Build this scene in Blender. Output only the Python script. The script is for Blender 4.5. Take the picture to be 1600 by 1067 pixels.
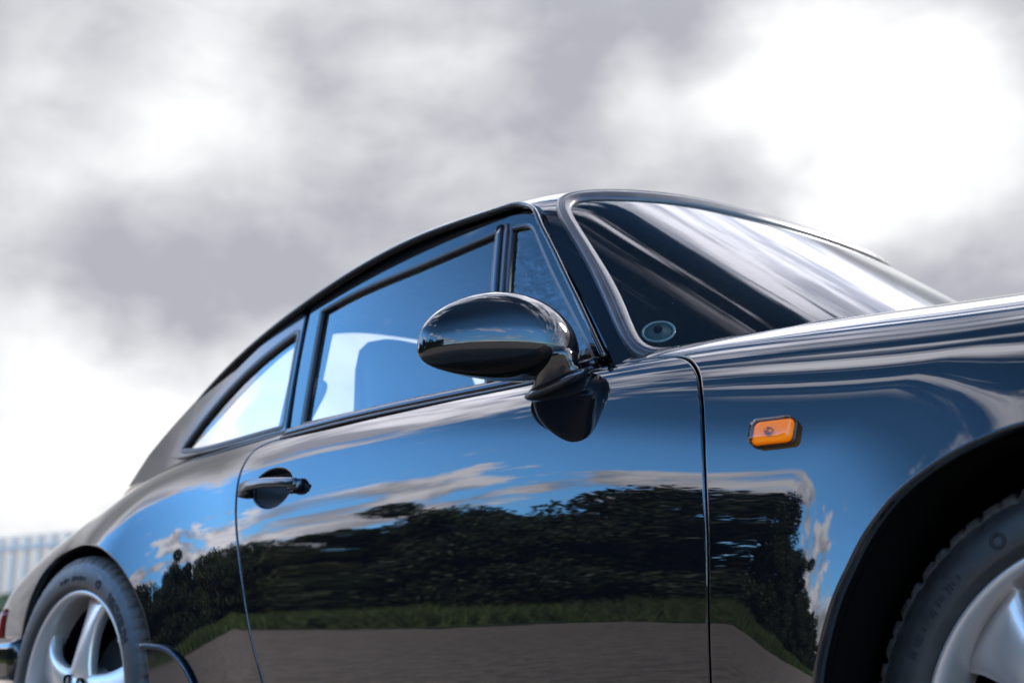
# Black sports coupe seen low from its front quarter, trees and sky mirrored in the paint.
# x runs forward along the car (front axle at x = 0), y to the car's left, z up, metres.
import bpy, bmesh, math, random
import numpy as np
from mathutils import Vector, Matrix
from mathutils.geometry import delaunay_2d_cdt

for _o in list(bpy.data.objects):
    bpy.data.objects.remove(_o, do_unlink=True)
scene = bpy.context.scene
COL = scene.collection
random.seed(7)
rng = np.random.default_rng(7)

# ------------------------------------------------------------------ camera
cam_data = bpy.data.cameras.new("camera")
cam = bpy.data.objects.new("camera", cam_data)
COL.objects.link(cam)
CAM_R = Vector((0.68442915, 0.72900219, 0.01060879))
CAM_U = Vector((0.15220148, -0.15709559, 0.97578465))
CAM_F = Vector((-0.71301574, 0.66624079, 0.21847602))
cam.matrix_world = Matrix(((CAM_R.x, CAM_U.x, -CAM_F.x, 0.67643916),
                           (CAM_R.y, CAM_U.y, -CAM_F.y, -2.22995287),
                           (CAM_R.z, CAM_U.z, -CAM_F.z, 0.40680476),
                           (0, 0, 0, 1)))
cam_data.sensor_width = 36.0
cam_data.lens = 50.0
cam_data.clip_start = 0.05
cam_data.clip_end = 3000
cam_data.dof.use_dof = True
cam_data.dof.focus_distance = 2.05
cam_data.dof.aperture_fstop = 4.4
scene.camera = cam

# ------------------------------------------------------------------ sky and sun
SUN_EL = math.radians(38)
SUN_DIR = Vector((0.42, 0.91, 0)).normalized()          # towards the sun, on the ground
world = bpy.data.worlds.new("World")
scene.world = world
world.use_nodes = True
NT = world.node_tree
NT.nodes.clear()


class G:
    """small node-graph helper"""
    def __init__(self, nt):
        self.nt = nt

    def n(self, kind, **kw):
        nd = self.nt.nodes.new(kind)
        for k, v in kw.items():
            setattr(nd, k, v)
        return nd

    def put(self, sock, v):
        if hasattr(v, "links"):
            self.nt.links.new(v, sock)
        else:
            sock.default_value = v

    def m(self, op, a, b=None, c=None, clamp=False):
        nd = self.n("ShaderNodeMath", operation=op, use_clamp=clamp)
        for i, v in enumerate((a, b, c)):
            if v is not None:
                self.put(nd.inputs[i], v)
        return nd.outputs[0]

    def vm(self, op, a, b=None, out=0):
        nd = self.n("ShaderNodeVectorMath", operation=op)
        self.put(nd.inputs[0], a)
        if b is not None:
            self.put(nd.inputs[1], b)
        return nd.outputs["Value"] if out else nd.outputs[0]

    def mix(self, f, a, b):
        nd = self.n("ShaderNodeMix", data_type="RGBA")
        self.put(nd.inputs[0], f)
        self.put(nd.inputs[6], a)
        self.put(nd.inputs[7], b)
        return nd.outputs[2]

    def rng(self, v, a, b, c=0.0, d=1.0, smooth=True):
        nd = self.n("ShaderNodeMapRange", interpolation_type="SMOOTHSTEP" if smooth else "LINEAR")
        nd.clamp = True
        for i, x in enumerate((v, a, b, c, d)):
            self.put(nd.inputs[i], x)
        return nd.outputs[0]

    def noise(self, vec, scale, detail=5, rough=0.5, dist=0.0):
        nd = self.n("ShaderNodeTexNoise")
        self.put(nd.inputs["Vector"], vec)
        nd.inputs["Scale"].default_value = scale
        nd.inputs["Detail"].default_value = detail
        nd.inputs["Roughness"].default_value = rough
        nd.inputs["Distortion"].default_value = dist
        return nd.outputs[0]


# broken cloud in the part of the sky the photograph shows: direction, size, brighter(+) or greyer(-)
CLOUDS = [((-0.83, 0.427, 0.358), 0.15, 0.41), ((-0.788, 0.484, 0.381), 0.1, 0.2), ((-0.812, 0.476, 0.339), 0.08, 0.17), ((-0.731, 0.571, 0.373), 0.05, 0.23),
          ((-0.758, 0.543, 0.361), 0.04, 0.17), ((-0.698, 0.601, 0.389), 0.06, 0.17), ((-0.593, 0.708, 0.384), 0.07, 0.36), ((-0.622, 0.688, 0.373), 0.05, 0.23),
          ((-0.53, 0.748, 0.4), 0.09, 0.4), ((-0.502, 0.78, 0.374), 0.13, 0.53), ((-0.47, 0.819, 0.33), 0.13, 0.46), ((-0.517, 0.804, 0.292), 0.07, 0.4),
          ((-0.435, 0.806, 0.402), 0.08, 0.33), ((-0.899, 0.393, 0.192), 0.06, 0.26), ((-0.881, 0.428, 0.201), 0.06, 0.26), ((-0.861, 0.465, 0.206), 0.05, 0.2),
          ((-0.899, 0.409, 0.155), 0.09, 0.33), ((-0.877, 0.453, 0.158), 0.09, 0.33), ((-0.907, 0.408, 0.109), 0.08, 0.33), ((-0.887, 0.448, 0.111), 0.08, 0.33),
          ((-0.853, 0.492, 0.173), 0.06, 0.26), ((-0.84, 0.354, 0.411), 0.12, -0.26), ((-0.734, 0.539, 0.414), 0.08, -0.1), ((-0.672, 0.612, 0.417), 0.1, -0.17),
          ((-0.622, 0.668, 0.409), 0.1, -0.26), ((-0.56, 0.71, 0.426), 0.07, -0.3), ((-0.656, 0.647, 0.389), 0.06, -0.13), ((-0.874, 0.416, 0.249), 0.09, -0.17),
          ((-0.848, 0.469, 0.245), 0.09, -0.19), ((-0.816, 0.52, 0.253), 0.08, -0.1), ((-0.576, 0.748, 0.33), 0.07, -0.13), ((-0.545, 0.778, 0.311), 0.05, -0.1),
          ((-0.466, 0.846, 0.259), 0.06, -0.13), ((-0.904, 0.393, 0.167), 0.03, -0.17), ((-0.792, 0.581, 0.187), 0.1, 0.3), ((-0.823, 0.539, 0.176), 0.1, 0.3),
          ((-0.847, 0.51, 0.148), 0.1, 0.26), ((-0.753, 0.63, 0.193), 0.1, 0.26), ((-0.716, 0.669, 0.198), 0.08, 0.2)]

g = G(NT)
tc = g.n("ShaderNodeTexCoord")
d = g.vm("NORMALIZE", tc.outputs["Generated"])
sep = g.n("ShaderNodeSeparateXYZ")
NT.links.new(d, sep.inputs[0])
dx, dy, dz = sep.outputs
sky = g.n("ShaderNodeTexSky", sky_type="NISHITA")
sky.sun_disc = False
sky.sun_elevation = SUN_EL
sky.sun_rotation = math.atan2(SUN_DIR.x, SUN_DIR.y)
sky.air_density = 1.0
sky.dust_density = 0.35
sky.ozone_density = 2.2
SKY_STRENGTH = 0.15
# cloud layer: direction projected on a flat ceiling of cloud
hz = g.m("ADD", g.m("MAXIMUM", dz, 0.0), 0.16)
comb = g.n("ShaderNodeCombineXYZ")
g.put(comb.inputs[0], g.m("DIVIDE", dx, hz))
g.put(comb.inputs[1], g.m("DIVIDE", dy, hz))
pl = comb.outputs[0]
mp = g.n("ShaderNodeMapping")
mp.inputs["Location"].default_value = (14.4255, 18.5853, 4.0470)
mp.inputs["Rotation"].default_value = (0, 0, 1.787)
mp.inputs["Scale"].default_value = (0.75, 1.5, 1)
NT.links.new(pl, mp.inputs[0])
thin = g.noise(mp.outputs[0], 1.25, 9, 0.56, 0.0)
big = g.noise(mp.outputs[0], 0.32, 2, 0.5)
# heavy broken cloud on the sun's side of the sky, fair-weather cloud elsewhere
side = g.m("ADD", g.m("MULTIPLY", dx, -0.45), g.m("MULTIPLY", dy, 0.89))
heavy = g.m("MULTIPLY", g.rng(side, 0.06, 0.45), g.rng(dz, 0.85, 0.42))
lowc = g.rng(dz, 0.26, 0.42, 0.13, 0.0)
mp2 = g.n("ShaderNodeMapping")
mp2.inputs["Rotation"].default_value = (0, 0, 2.35)
mp2.inputs["Scale"].default_value = (1.0, 3.2, 1)
NT.links.new(pl, mp2.inputs[0])
erode = g.m("MULTIPLY", g.m("SUBTRACT", g.noise(mp2.outputs[0], 2.6, 8, 0.62, 0.0), 0.52), 0.62)
over = g.rng(dz, 0.45, 0.75, 0.0, -0.01)
cov_in = g.m("ADD", g.m("ADD", g.m("ADD", g.m("ADD", thin, over), erode), g.m("MULTIPLY", g.m("SUBTRACT", big, 0.5), 0.55)), g.m("ADD", g.m("MULTIPLY", heavy, 0.46), lowc))
cover = g.rng(cov_in, 0.57, 0.68)
# long streaks of cloud overhead
mp3 = g.n("ShaderNodeMapping")
mp3.inputs["Location"].default_value = (2.0, 0.4, 0)
mp3.inputs["Rotation"].default_value = (0, 0, -0.12)
mp3.inputs["Scale"].default_value = (2.0, 9.0, 1)
NT.links.new(pl, mp3.inputs[0])
streak = g.m("ADD", g.noise(mp3.outputs[0], 1.1, 8, 0.62, 0.1), g.rng(dy, 0.30, 0.75, 0.0, 0.16))
cover = g.m("MAXIMUM", cover, g.m("MULTIPLY", g.rng(streak, 0.475, 0.585), g.m("MAXIMUM", g.rng(dy, 0.10, 0.26), g.m("MULTIPLY", g.m("MULTIPLY", g.rng(dz, 0.72, 0.80), 0.85), g.rng(dx, -0.30, -0.42)))))
# brightness of the clouds: soft billows, thick grey bases and bright edges
wv = g.n("ShaderNodeMapping")
wv.inputs["Scale"].default_value = (1.0, 1.0, 1.9)
NT.links.new(d, wv.inputs[0])
puff = g.noise(wv.outputs[0], 3.4, 6, 0.55, 0.25)
fine = g.noise(d, 8.0, 5, 0.55, 0.0)
edge = g.noise(wv.outputs[0], 11.0, 5, 0.6, 0.3)
val = g.m("ADD", g.m("MULTIPLY", g.m("SUBTRACT", puff, 0.5), 1.5), g.m("ADD", g.m("MULTIPLY", g.m("SUBTRACT", edge, 0.5), 0.85), 0.23))


def billow(vec, size, amount):
    global val
    dt = g.vm("DISTANCE", g.vm("ADD", d, jit), vec, out=1)
    val = g.m("ADD", val, g.m("MULTIPLY", g.rng(dt, size, size * 0.1), amount))


jn = g.n("ShaderNodeTexNoise")
g.put(jn.inputs["Vector"], d)
jn.inputs["Scale"].default_value = 9.0
jn.inputs["Detail"].default_value = 4.0
jit = g.vm("MULTIPLY", g.vm("SUBTRACT", jn.outputs["Color"], (0.5, 0.5, 0.5)), (0.11, 0.11, 0.11))
for v, s, a in CLOUDS:
    billow(v, s, a)
lum = g.rng(val, 0.0, 1.0, 0.0, 1.0, smooth=False)
# away from the sun the clouds are lit from the front, towards it we see their grey undersides
back = g.mix(lum, (0.535, 0.545, 0.61, 1), (1.26, 1.27, 1.27, 1))
fair = g.mix(g.rng(g.m("ADD", fine, g.m("MULTIPLY", erode, 1.2)), 0.36, 0.66), (2.4, 2.5, 3.0, 1), (6.0, 6.0, 6.6, 1))
cloud = g.mix(g.m("MULTIPLY", heavy, g.rng(dz, 0.62, 0.44)), fair, back)
tint = g.n("ShaderNodeMix", data_type="RGBA", blend_type="MULTIPLY")
tint.inputs[0].default_value = 1.0
g.put(tint.inputs[6], sky.outputs[0])
deep = g.m("MULTIPLY", g.m("MULTIPLY", g.m("MULTIPLY", g.rng(dz, 0.10, 0.44, 0.66, 1.0), g.rng(dz, 0.46, 0.66, 1.0, 0.45)), g.rng(dz, 0.66, 0.97, 1.0, 0.22)), g.rng(dy, -0.12, 0.28, 1.0, 0.45))                        # blue darkened by hand overhead, sunward and near the horizon, for the reflections
g.put(tint.inputs[7], g.mix(deep, (0, 0, 0, 1), (0.90, 1.58, 1.96, 1)))
skycol = g.mix(cover, tint.outputs[2], cloud)
bg = g.n("ShaderNodeBackground")
g.put(bg.inputs[0], skycol)
bg.inputs[1].default_value = SKY_STRENGTH
wo = g.n("ShaderNodeOutputWorld")
NT.links.new(bg.outputs[0], wo.inputs[0])

sun_data = bpy.data.lights.new("sun", "SUN")
sun_data.energy = 1.5
sun_data.angle = math.radians(10)
sun_data.color = (1.0, 0.95, 0.88)
sun = bpy.data.objects.new("sun", sun_data)
COL.objects.link(sun)
sun.rotation_euler = (-(SUN_DIR * math.cos(SUN_EL) + Vector((0, 0, math.sin(SUN_EL))))).to_track_quat("-Z", "Y").to_euler()

scene.view_settings.view_transform = "Standard"
scene.view_settings.look = "None"
scene.view_settings.exposure = 2.55
scene.view_settings.gamma = 1.0
scene.render.engine = "CYCLES"
scene.cycles.max_bounces = 10
scene.cycles.transparent_max_bounces = 16
scene.cycles.use_denoising = True


# ------------------------------------------------------------------ materials
def material(name, col, rough=0.5, metal=0.0, ior=1.5, spec=0.5, coat=0.0, bump=None, vary=None, trans=0.0):
    m = bpy.data.materials.new(name)
    m.use_nodes = True
    nt = m.node_tree
    b = nt.nodes["Principled BSDF"]
    b.inputs["Base Color"].default_value = (*col, 1)
    b.inputs["Roughness"].default_value = rough
    b.inputs["Metallic"].default_value = metal
    b.inputs["IOR"].default_value = ior
    b.inputs["Specular IOR Level"].default_value = spec
    b.inputs["Coat Weight"].default_value = coat
    b.inputs["Transmission Weight"].default_value = trans
    h = G(nt)
    oc = h.n("ShaderNodeTexCoord").outputs["Object"]
    if vary:
        sc, amt = vary
        n = h.noise(oc, sc, 6, 0.6)
        c2 = tuple(min(1, c * (1 + amt)) for c in col) + (1,)
        c1 = tuple(c * (1 - amt) for c in col) + (1,)
        h.put(b.inputs["Base Color"], h.mix(h.rng(n, 0.3, 0.7), c1, c2))
        h.put(b.inputs["Roughness"], h.rng(n, 0.3, 0.7, max(0, rough - 0.06), min(1, rough + 0.06)))
    if bump:
        sc, st, dist = bump
        n = h.noise(oc, sc, 3, 0.5)
        bn = h.n("ShaderNodeBump")
        bn.inputs["Strength"].default_value = st
        bn.inputs["Distance"].default_value = dist
        h.put(bn.inputs["Height"], n)
        nt.links.new(bn.outputs[0], b.inputs["Normal"])
    return m


PAINT = material("black_paint", (0.0035, 0.0035, 0.0042), 0.010, ior=1.55, bump=(6.0, 0.022, 0.010))
GLOSS = material("gloss_black_trim", (0.006, 0.006, 0.007), 0.10, ior=1.6)
RUBBER = material("black_rubber", (0.018, 0.017, 0.019), 0.42, bump=(300, 0.1, 0.001))
SEALM = material("windscreen_rubber", (0.026, 0.024, 0.027), 0.36, vary=(25, 0.12))
MATTE = material("matte_black", (0.008, 0.008, 0.009), 0.85)
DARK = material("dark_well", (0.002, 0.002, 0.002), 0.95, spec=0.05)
CABIN = material("cabin_trim", (0.007, 0.008, 0.009), 0.7, vary=(60, 0.2))
LEATHER = material("black_leather", (0.008, 0.009, 0.011), 0.5, bump=(140, 0.15, 0.002))
CHROME = material("polished_metal", (0.36, 0.36, 0.37), 0.12, metal=1.0)
ANOD = material("black_anodised", (0.055, 0.057, 0.064), 0.14, metal=0.85)
SILVER = material("silver_wheel_paint", (0.43, 0.38, 0.345), 0.30, metal=0.55, coat=0.25)
TYRE = material("tyre_rubber", (0.015, 0.0145, 0.0145), 0.5, bump=(180, 0.12, 0.001), vary=(60, 0.25))
TREAD = material("tread_rubber", (0.050, 0.043, 0.037), 0.75, bump=(240, 0.3, 0.002), vary=(90, 0.35))
LETTER = material("tyre_letter_rubber", (0.006, 0.006, 0.007), 0.7)
LETTER2 = material("tyre_raised_rubber", (0.006, 0.0055, 0.0055), 0.8)
DISC = material("brake_iron", (0.05, 0.048, 0.046), 0.5, metal=0.7)
RED = material("red_lamp_plastic", (0.16, 0.007, 0.005), 0.15)
LAMP = material("clear_lamp_glass", (0.3, 0.31, 0.32), 0.08, metal=0.3)


def amber_mat():
    m = bpy.data.materials.new("amber_plastic")
    m.use_nodes = True
    b = m.node_tree.nodes["Principled BSDF"]
    b.inputs["Base Color"].default_value = (1.0, 0.85, 0.5, 1)
    b.inputs["Roughness"].default_value = 0.25
    b.inputs["Coat Weight"].default_value = 0.35
    b.inputs["Coat Roughness"].default_value = 0.03
    return m


AMBER = amber_mat()


def glass_mat(name, tint, ior, bump=None):
    m = bpy.data.materials.new(name)
    m.use_nodes = True
    nt = m.node_tree
    nt.nodes.clear()
    h = G(nt)
    geo = h.n("ShaderNodeNewGeometry")
    c_ = h.m("ABSOLUTE", h.vm("DOT_PRODUCT", geo.outputs["Normal"], geo.outputs["Incoming"], out=1))
    f0 = ((ior - 1) / (ior + 1)) ** 2
    fr = h.m("ADD", h.m("MULTIPLY", h.m("POWER", h.m("SUBTRACT", 1.0, c_, clamp=True), 5.0), 1 - f0), f0, clamp=True)
    tr = h.n("ShaderNodeBsdfTransparent")
    tr.inputs[0].default_value = (*tint, 1)
    gl = h.n("ShaderNodeBsdfGlossy")
    gl.inputs["Roughness"].default_value = 0.0
    gl.inputs[0].default_value = (0.97, 0.98, 1, 1)
    if bump:
        oc = h.n("ShaderNodeTexCoord").outputs["Object"]
        n = h.noise(oc, bump[0], 2, 0.5)
        bn = h.n("ShaderNodeBump")
        bn.inputs["Strength"].default_value = bump[1]
        bn.inputs["Distance"].default_value = bump[2]
        h.put(bn.inputs["Height"], n)
        nt.links.new(bn.outputs[0], gl.inputs["Normal"])
    mx = h.n("ShaderNodeMixShader")
    nt.links.new(fr, mx.inputs[0])
    nt.links.new(tr.outputs[0], mx.inputs[1])
    nt.links.new(gl.outputs[0], mx.inputs[2])
    o = h.n("ShaderNodeOutputMaterial")
    nt.links.new(mx.outputs[0], o.inputs[0])
    return m


GLASS = glass_mat("tinted_side_glass", (0.95, 0.965, 0.95), 1.78)
GLASS_VENT = glass_mat("wavy_vent_glass", (0.95, 0.965, 0.95), 1.78, (34, 0.5, 0.003))
GLASS_WS = glass_mat("windscreen_glass", (0.50, 0.58, 0.57), 1.6)
AMBER_LENS = glass_mat("amber_lens_plastic", (1.0, 0.44, 0.03), 1.4)
CLEAR = glass_mat("clear_holder_plastic", (0.75, 0.82, 0.80), 1.9)


# ------------------------------------------------------------------ mesh helpers
def link(name, me, mat, parent=None):
    o = bpy.data.objects.new(name, me)
    COL.objects.link(o)
    if mat is not None and not me.materials:
        me.materials.append(mat)
    if parent is not None:
        o.parent = parent
    return o


def mesh_obj(name, verts, faces, mat, parent=None, normals=None, smooth=True):
    me = bpy.data.meshes.new(name)
    me.from_pydata([tuple(map(float, v)) for v in verts], [], [tuple(map(int, f)) for f in faces])
    if smooth:
        me.polygons.foreach_set("use_smooth", [True] * len(me.polygons))
    if normals is not None:
        me.normals_split_custom_set_from_vertices([tuple(map(float, n)) for n in normals])
    me.update()
    return link(name, me, mat, parent)


def mirrored(verts, faces, normals):
    k = np.array([1, -1, 1.0])
    return verts * k, [tuple(reversed(f)) for f in faces], (None if normals is None else normals * k)


def emit(name, verts, faces, mat, parent, normals=None, both=False, smooth=True):
    verts = np.asarray(verts, float)
    o = mesh_obj(name, verts, faces, mat, parent, normals, smooth)
    if both:
        mesh_obj(name, *mirrored(verts, faces, normals)[:2], mat, parent, mirrored(verts, faces, normals)[2], smooth)
    return o


def spl(pts, n=None, closed=False, step=0.008):
    """smooth curve through pts (any dimension), evenly resampled"""
    p = np.asarray(pts, float)
    if closed:
        p = np.vstack([p[-3:], p, p[:4]])
    t = np.concatenate([[0], np.cumsum(np.maximum(np.linalg.norm(np.diff(p, axis=0), axis=1), 1e-6) ** 0.5)])
    tt = np.linspace(t[3], t[-4], 600) if closed else np.linspace(t[0], t[-1], 600)
    c = np.stack([cspline(t, p[:, k], tt) for k in range(p.shape[1])], 1) if len(p) > 2 else p[0] + (p[1] - p[0]) * np.linspace(0, 1, 600)[:, None]
    L = np.concatenate([[0], np.cumsum(np.linalg.norm(np.diff(c, axis=0), axis=1))])
    if n is None:
        n = max(2, int(round(L[-1] / step)) + 1)
    u = np.linspace(0, L[-1], n)
    c = np.stack([np.interp(u, L, c[:, k]) for k in range(c.shape[1])], 1)
    return c[:-1] if closed else c


def loop_of(*segs):
    """closed polygon out of curve pieces, each piece a list of points (smooth inside, corners between)"""
    out = []
    for s in segs:
        c = spl(s)
        out.append(c[:-1])
    return np.vstack(out)


def inside(poly, p):
    x, y = p[:, 0], p[:, 1]
    r = np.zeros(len(p), bool)
    x1, y1 = poly[:, 0], poly[:, 1]
    x2, y2 = np.roll(x1, -1), np.roll(y1, -1)
    for a, b, c, d_ in zip(x1, y1, x2, y2):
        if b == d_:
            continue
        r ^= ((b > y) != (d_ > y)) & (x < (c - a) * (y - b) / (d_ - b) + a)
    return r


def surf_normal(S, u, v, ref):
    h = 1e-3
    n = np.cross(S(u + h, v) - S(u - h, v), S(u, v + h) - S(u, v - h))
    n /= np.linalg.norm(n, axis=-1, keepdims=True) + 1e-12
    if (n.mean(0) @ np.asarray(ref, float)) < 0:
        n = -n
    return n


def inset_loop(S, lp, dist, ref, hole=False):
    """move a parameter-space loop inwards on the surface (outwards for a hole)"""
    if dist == 0:
        return lp
    h = 1e-3
    u, v = lp[:, 0], lp[:, 1]
    P = S(u, v)
    Su = (S(u + h, v) - S(u - h, v)) / (2 * h)
    Sv = (S(u, v + h) - S(u, v - h)) / (2 * h)
    n = surf_normal(S, u, v, ref)
    t = np.roll(P, -1, 0) - np.roll(P, 1, 0)
    t /= np.linalg.norm(t, axis=1, keepdims=True) + 1e-12
    o = np.cross(t, n)
    area = 0.5 * np.sum(lp[:, 0] * np.roll(lp[:, 1], -1) - lp[:, 1] * np.roll(lp[:, 0], -1))
    # outward test: a step along o must leave the loop
    q = lp + 0.004 * np.stack([np.sum(o * Su, 1) / (np.sum(Su * Su, 1) + 1e-9), np.sum(o * Sv, 1) / (np.sum(Sv * Sv, 1) + 1e-9)], 1)
    if inside(lp, q).mean() > 0.5:
        o = -o
    sg = 1 if hole else -1
    return lp + sg * dist * np.stack([np.sum(o * Su, 1) / (np.sum(Su * Su, 1) + 1e-9), np.sum(o * Sv, 1) / (np.sum(Sv * Sv, 1) + 1e-9)], 1)


def panel(name, S, outer, mat, parent, ref, holes=(), step=0.013, lip=0.0035, depth=0.012, both=False, hole_lip=None):
    """trimmed sheet on the smooth surface S(u,v), with rolled edges"""
    loops = [np.asarray(outer)] + [np.asarray(h) for h in holes]
    pts, edges, base = [], [], []
    for lp in loops:
        k = len(pts)
        base.append((k, len(lp)))
        pts += [tuple(p) for p in lp]
        edges += [(k + i, k + (i + 1) % len(lp)) for i in range(len(lp))]
    lo, hi = loops[0].min(0), loops[0].max(0)
    gx = np.arange(lo[0] + step / 2, hi[0], step)
    gy = np.arange(lo[1] + step / 2, hi[1], step)
    gp = np.stack(np.meshgrid(gx, gy, indexing="ij"), -1).reshape(-1, 2)
    ok = inside(loops[0], gp)
    for h_ in loops[1:]:
        ok &= ~inside(h_, gp)
    gp = gp[ok]
    allb = np.vstack(loops)
    keep = np.ones(len(gp), bool)
    for i in range(0, len(gp), 2000):
        dd = np.min(((gp[i:i + 2000, None] - allb[None]) ** 2).sum(-1), 1)
        keep[i:i + 2000] = dd > (0.55 * step) ** 2
    gp = gp[keep]
    allp = [Vector(p) for p in pts] + [Vector((float(p[0]), float(p[1]))) for p in gp]
    vs, _, fs, ov, _, _ = delaunay_2d_cdt(allp, edges, [], 0, 1e-7)
    uv = np.array([(v.x, v.y) for v in vs])
    fa = np.array([f for f in fs if len(f) == 3])
    ce = uv[fa].mean(1)
    ok = inside(loops[0], ce)
    for h_ in loops[1:]:
        ok &= ~inside(h_, ce)
    fa = fa[ok]
    V = S(uv[:, 0], uv[:, 1])
    N = surf_normal(S, uv[:, 0], uv[:, 1], ref)
    fn = np.cross(V[fa[:, 1]] - V[fa[:, 0]], V[fa[:, 2]] - V[fa[:, 0]])
    flip = np.sum(fn * N[fa[:, 0]], 1) < 0
    fa[flip] = fa[flip][:, ::-1]
    verts, norms, faces = [V], [N], [tuple(f) for f in fa]
    cnt = len(V)
    for li, lp in enumerate(loops):
        r = lip if (li == 0 or hole_lip is None) else hole_lip
        if r <= 0:
            continue
        B = S(lp[:, 0], lp[:, 1])
        n = surf_normal(S, lp[:, 0], lp[:, 1], ref)
        t = np.roll(B, -1, 0) - np.roll(B, 1, 0)
        t /= np.linalg.norm(t, axis=1, keepdims=True) + 1e-12
        o = np.cross(t, n)
        h = 1e-3
        Su = (S(lp[:, 0] + h, lp[:, 1]) - S(lp[:, 0] - h, lp[:, 1])) / (2 * h)
        Sv = (S(lp[:, 0], lp[:, 1] + h) - S(lp[:, 0], lp[:, 1] - h)) / (2 * h)
        q = lp + 0.004 * np.stack([np.sum(o * Su, 1) / (np.sum(Su * Su, 1) + 1e-9), np.sum(o * Sv, 1) / (np.sum(Sv * Sv, 1) + 1e-9)], 1)
        ins = inside(lp, q).mean() > 0.5
        if ins != (li > 0):
            o = -o
        rings = []
        for k in range(0, 5):
            th = math.radians(90 * k / 4)
            rings.append((B + o * r * math.sin(th) - n * r * (1 - math.cos(th)), n * math.cos(th) + o * math.sin(th)))
        rings.append((B + o * r - n * (r + depth), o.copy()))
        m_ = len(lp)
        st = cnt
        for pp, nn in rings:
            verts.append(pp)
            norms.append(nn)
        cnt += m_ * len(rings)
        for k in range(len(rings) - 1):
            for i in range(m_):
                j = (i + 1) % m_
                a, b, c, e = st + k * m_ + i, st + k * m_ + j, st + (k + 1) * m_ + j, st + (k + 1) * m_ + i
                pa = rings[k][0][i]
                fnn = np.cross(rings[k][0][j] - pa, rings[k + 1][0][i] - pa)
                faces.append((a, b, c, e) if fnn @ (rings[k][1][i]) > 0 else (a, e, c, b))
    V = np.vstack(verts)
    N = np.vstack(norms)
    return emit(name, V, faces, mat, parent, N, both)


def frames(c, up=None, closed=False):
    t = (np.roll(c, -1, 0) - np.roll(c, 1, 0))
    if not closed:
        t[0] = c[1] - c[0]
        t[-1] = c[-1] - c[-2]
    t /= np.linalg.norm(t, axis=1, keepdims=True) + 1e-12
    return t


def sweep(name, curve, normal, prof, mat, parent, closed=False, both=False, caps=True, scale=None):
    """sweep a closed 2-D profile (a along t x n, b along n) along a curve; normal = array of frame normals"""
    c = np.asarray(curve, float)
    t = frames(c, closed=closed)
    n = np.asarray(normal, float)
    if n.ndim == 1:
        n = np.tile(n, (len(c), 1))
    n = n - t * np.sum(n * t, 1, keepdims=True)
    n /= np.linalg.norm(n, axis=1, keepdims=True)
    s = np.cross(t, n)
    prof = np.asarray(prof, float)
    m_ = len(prof)
    sc = np.ones(len(c)) if scale is None else np.asarray(scale)
    V = (c[:, None] + s[:, None] * prof[None, :, 0:1] * sc[:, None, None] + n[:, None] * prof[None, :, 1:2] * sc[:, None, None]).reshape(-1, 3)
    F = []
    k = len(c)
    for i in range(k if closed else k - 1):
        for j in range(m_):
            a, b = i * m_ + j, i * m_ + (j + 1) % m_
            e, f = ((i + 1) % k) * m_ + (j + 1) % m_, ((i + 1) % k) * m_ + j
            F.append((a, b, e, f))
    if caps and not closed:
        F.append(tuple(range(m_))[::-1])
        F.append(tuple((k - 1) * m_ + j for j in range(m_)))
    a2 = 0.5 * np.sum(prof[:, 0] * np.roll(prof[:, 1], -1) - prof[:, 1] * np.roll(prof[:, 0], -1))
    if a2 > 0:
        F = [tuple(reversed(f)) for f in F]
    o = emit(name, V, F, mat, parent, None, both)
    return o


def rrect(w, h, r, n=4):
    """rounded rectangle profile centred on 0"""
    out = []
    for cx, cy, a0 in ((w / 2 - r, h / 2 - r, 0), (-w / 2 + r, h / 2 - r, 90), (-w / 2 + r, -h / 2 + r, 180), (w / 2 - r, -h / 2 + r, 270)):
        for k in range(n + 1):
            a = math.radians(a0 + 90 * k / n)
            out.append((cx + r * math.cos(a), cy + r * math.sin(a)))
    return out


def loft(name, rings, mat, parent, closed_v=False, caps=True, both=False):
    """skin over a list of rings with equal point counts"""
    R_ = np.asarray(rings, float)
    k, m_ = R_.shape[:2]
    V = R_.reshape(-1, 3)
    F = []
    for i in range(k - 1):
        for j in range(m_):
            F.append((i * m_ + j, i * m_ + (j + 1) % m_, (i + 1) * m_ + (j + 1) % m_, (i + 1) * m_ + j))
    if caps:
        F.append(tuple(range(m_))[::-1])
        F.append(tuple((k - 1) * m_ + j for j in range(m_)))
    o = emit(name, V, F, mat, parent, None, both)
    for ob in ([o] if not both else [o, COL.objects[-1]]):
        fix_normals(ob.data)
    return o


def fix_normals(me):
    bm = bmesh.new()
    bm.from_mesh(me)
    bmesh.ops.recalc_face_normals(bm, faces=bm.faces)
    bm.to_mesh(me)
    bm.free()


def lathe(name, prof, mat, parent, seg=96, loc=(0, 0, 0)):
    """revolve (radius, offset) about the y axis"""
    prof = np.asarray(prof, float)
    a = np.linspace(0, 2 * math.pi, seg, endpoint=False)
    V = np.stack([prof[None, :, 0] * np.cos(a)[:, None], np.tile(prof[None, :, 1], (seg, 1)), prof[None, :, 0] * np.sin(a)[:, None]], -1)
    m_ = len(prof)
    F = []
    for i in range(seg):
        for j in range(m_ - 1):
            F.append((i * m_ + j, ((i + 1) % seg) * m_ + j, ((i + 1) % seg) * m_ + j + 1, i * m_ + j + 1))
    o = emit(name, V.reshape(-1, 3), F, mat, parent)
    fix_normals(o.data)
    o.location = loc
    return o


def empty(name, loc=(0, 0, 0), parent=None):
    o = bpy.data.objects.new(name, None)
    o.empty_display_size = 0.2
    COL.objects.link(o)
    o.location = loc
    if parent is not None:
        o.parent = parent
    return o


def tag(o, label=None, cat=None, group=None, kind=None):
    if label:
        o["label"] = label
    if cat:
        o["category"] = cat
    if group:
        o["group"] = group
    if kind:
        o["kind"] = kind
    return o


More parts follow.
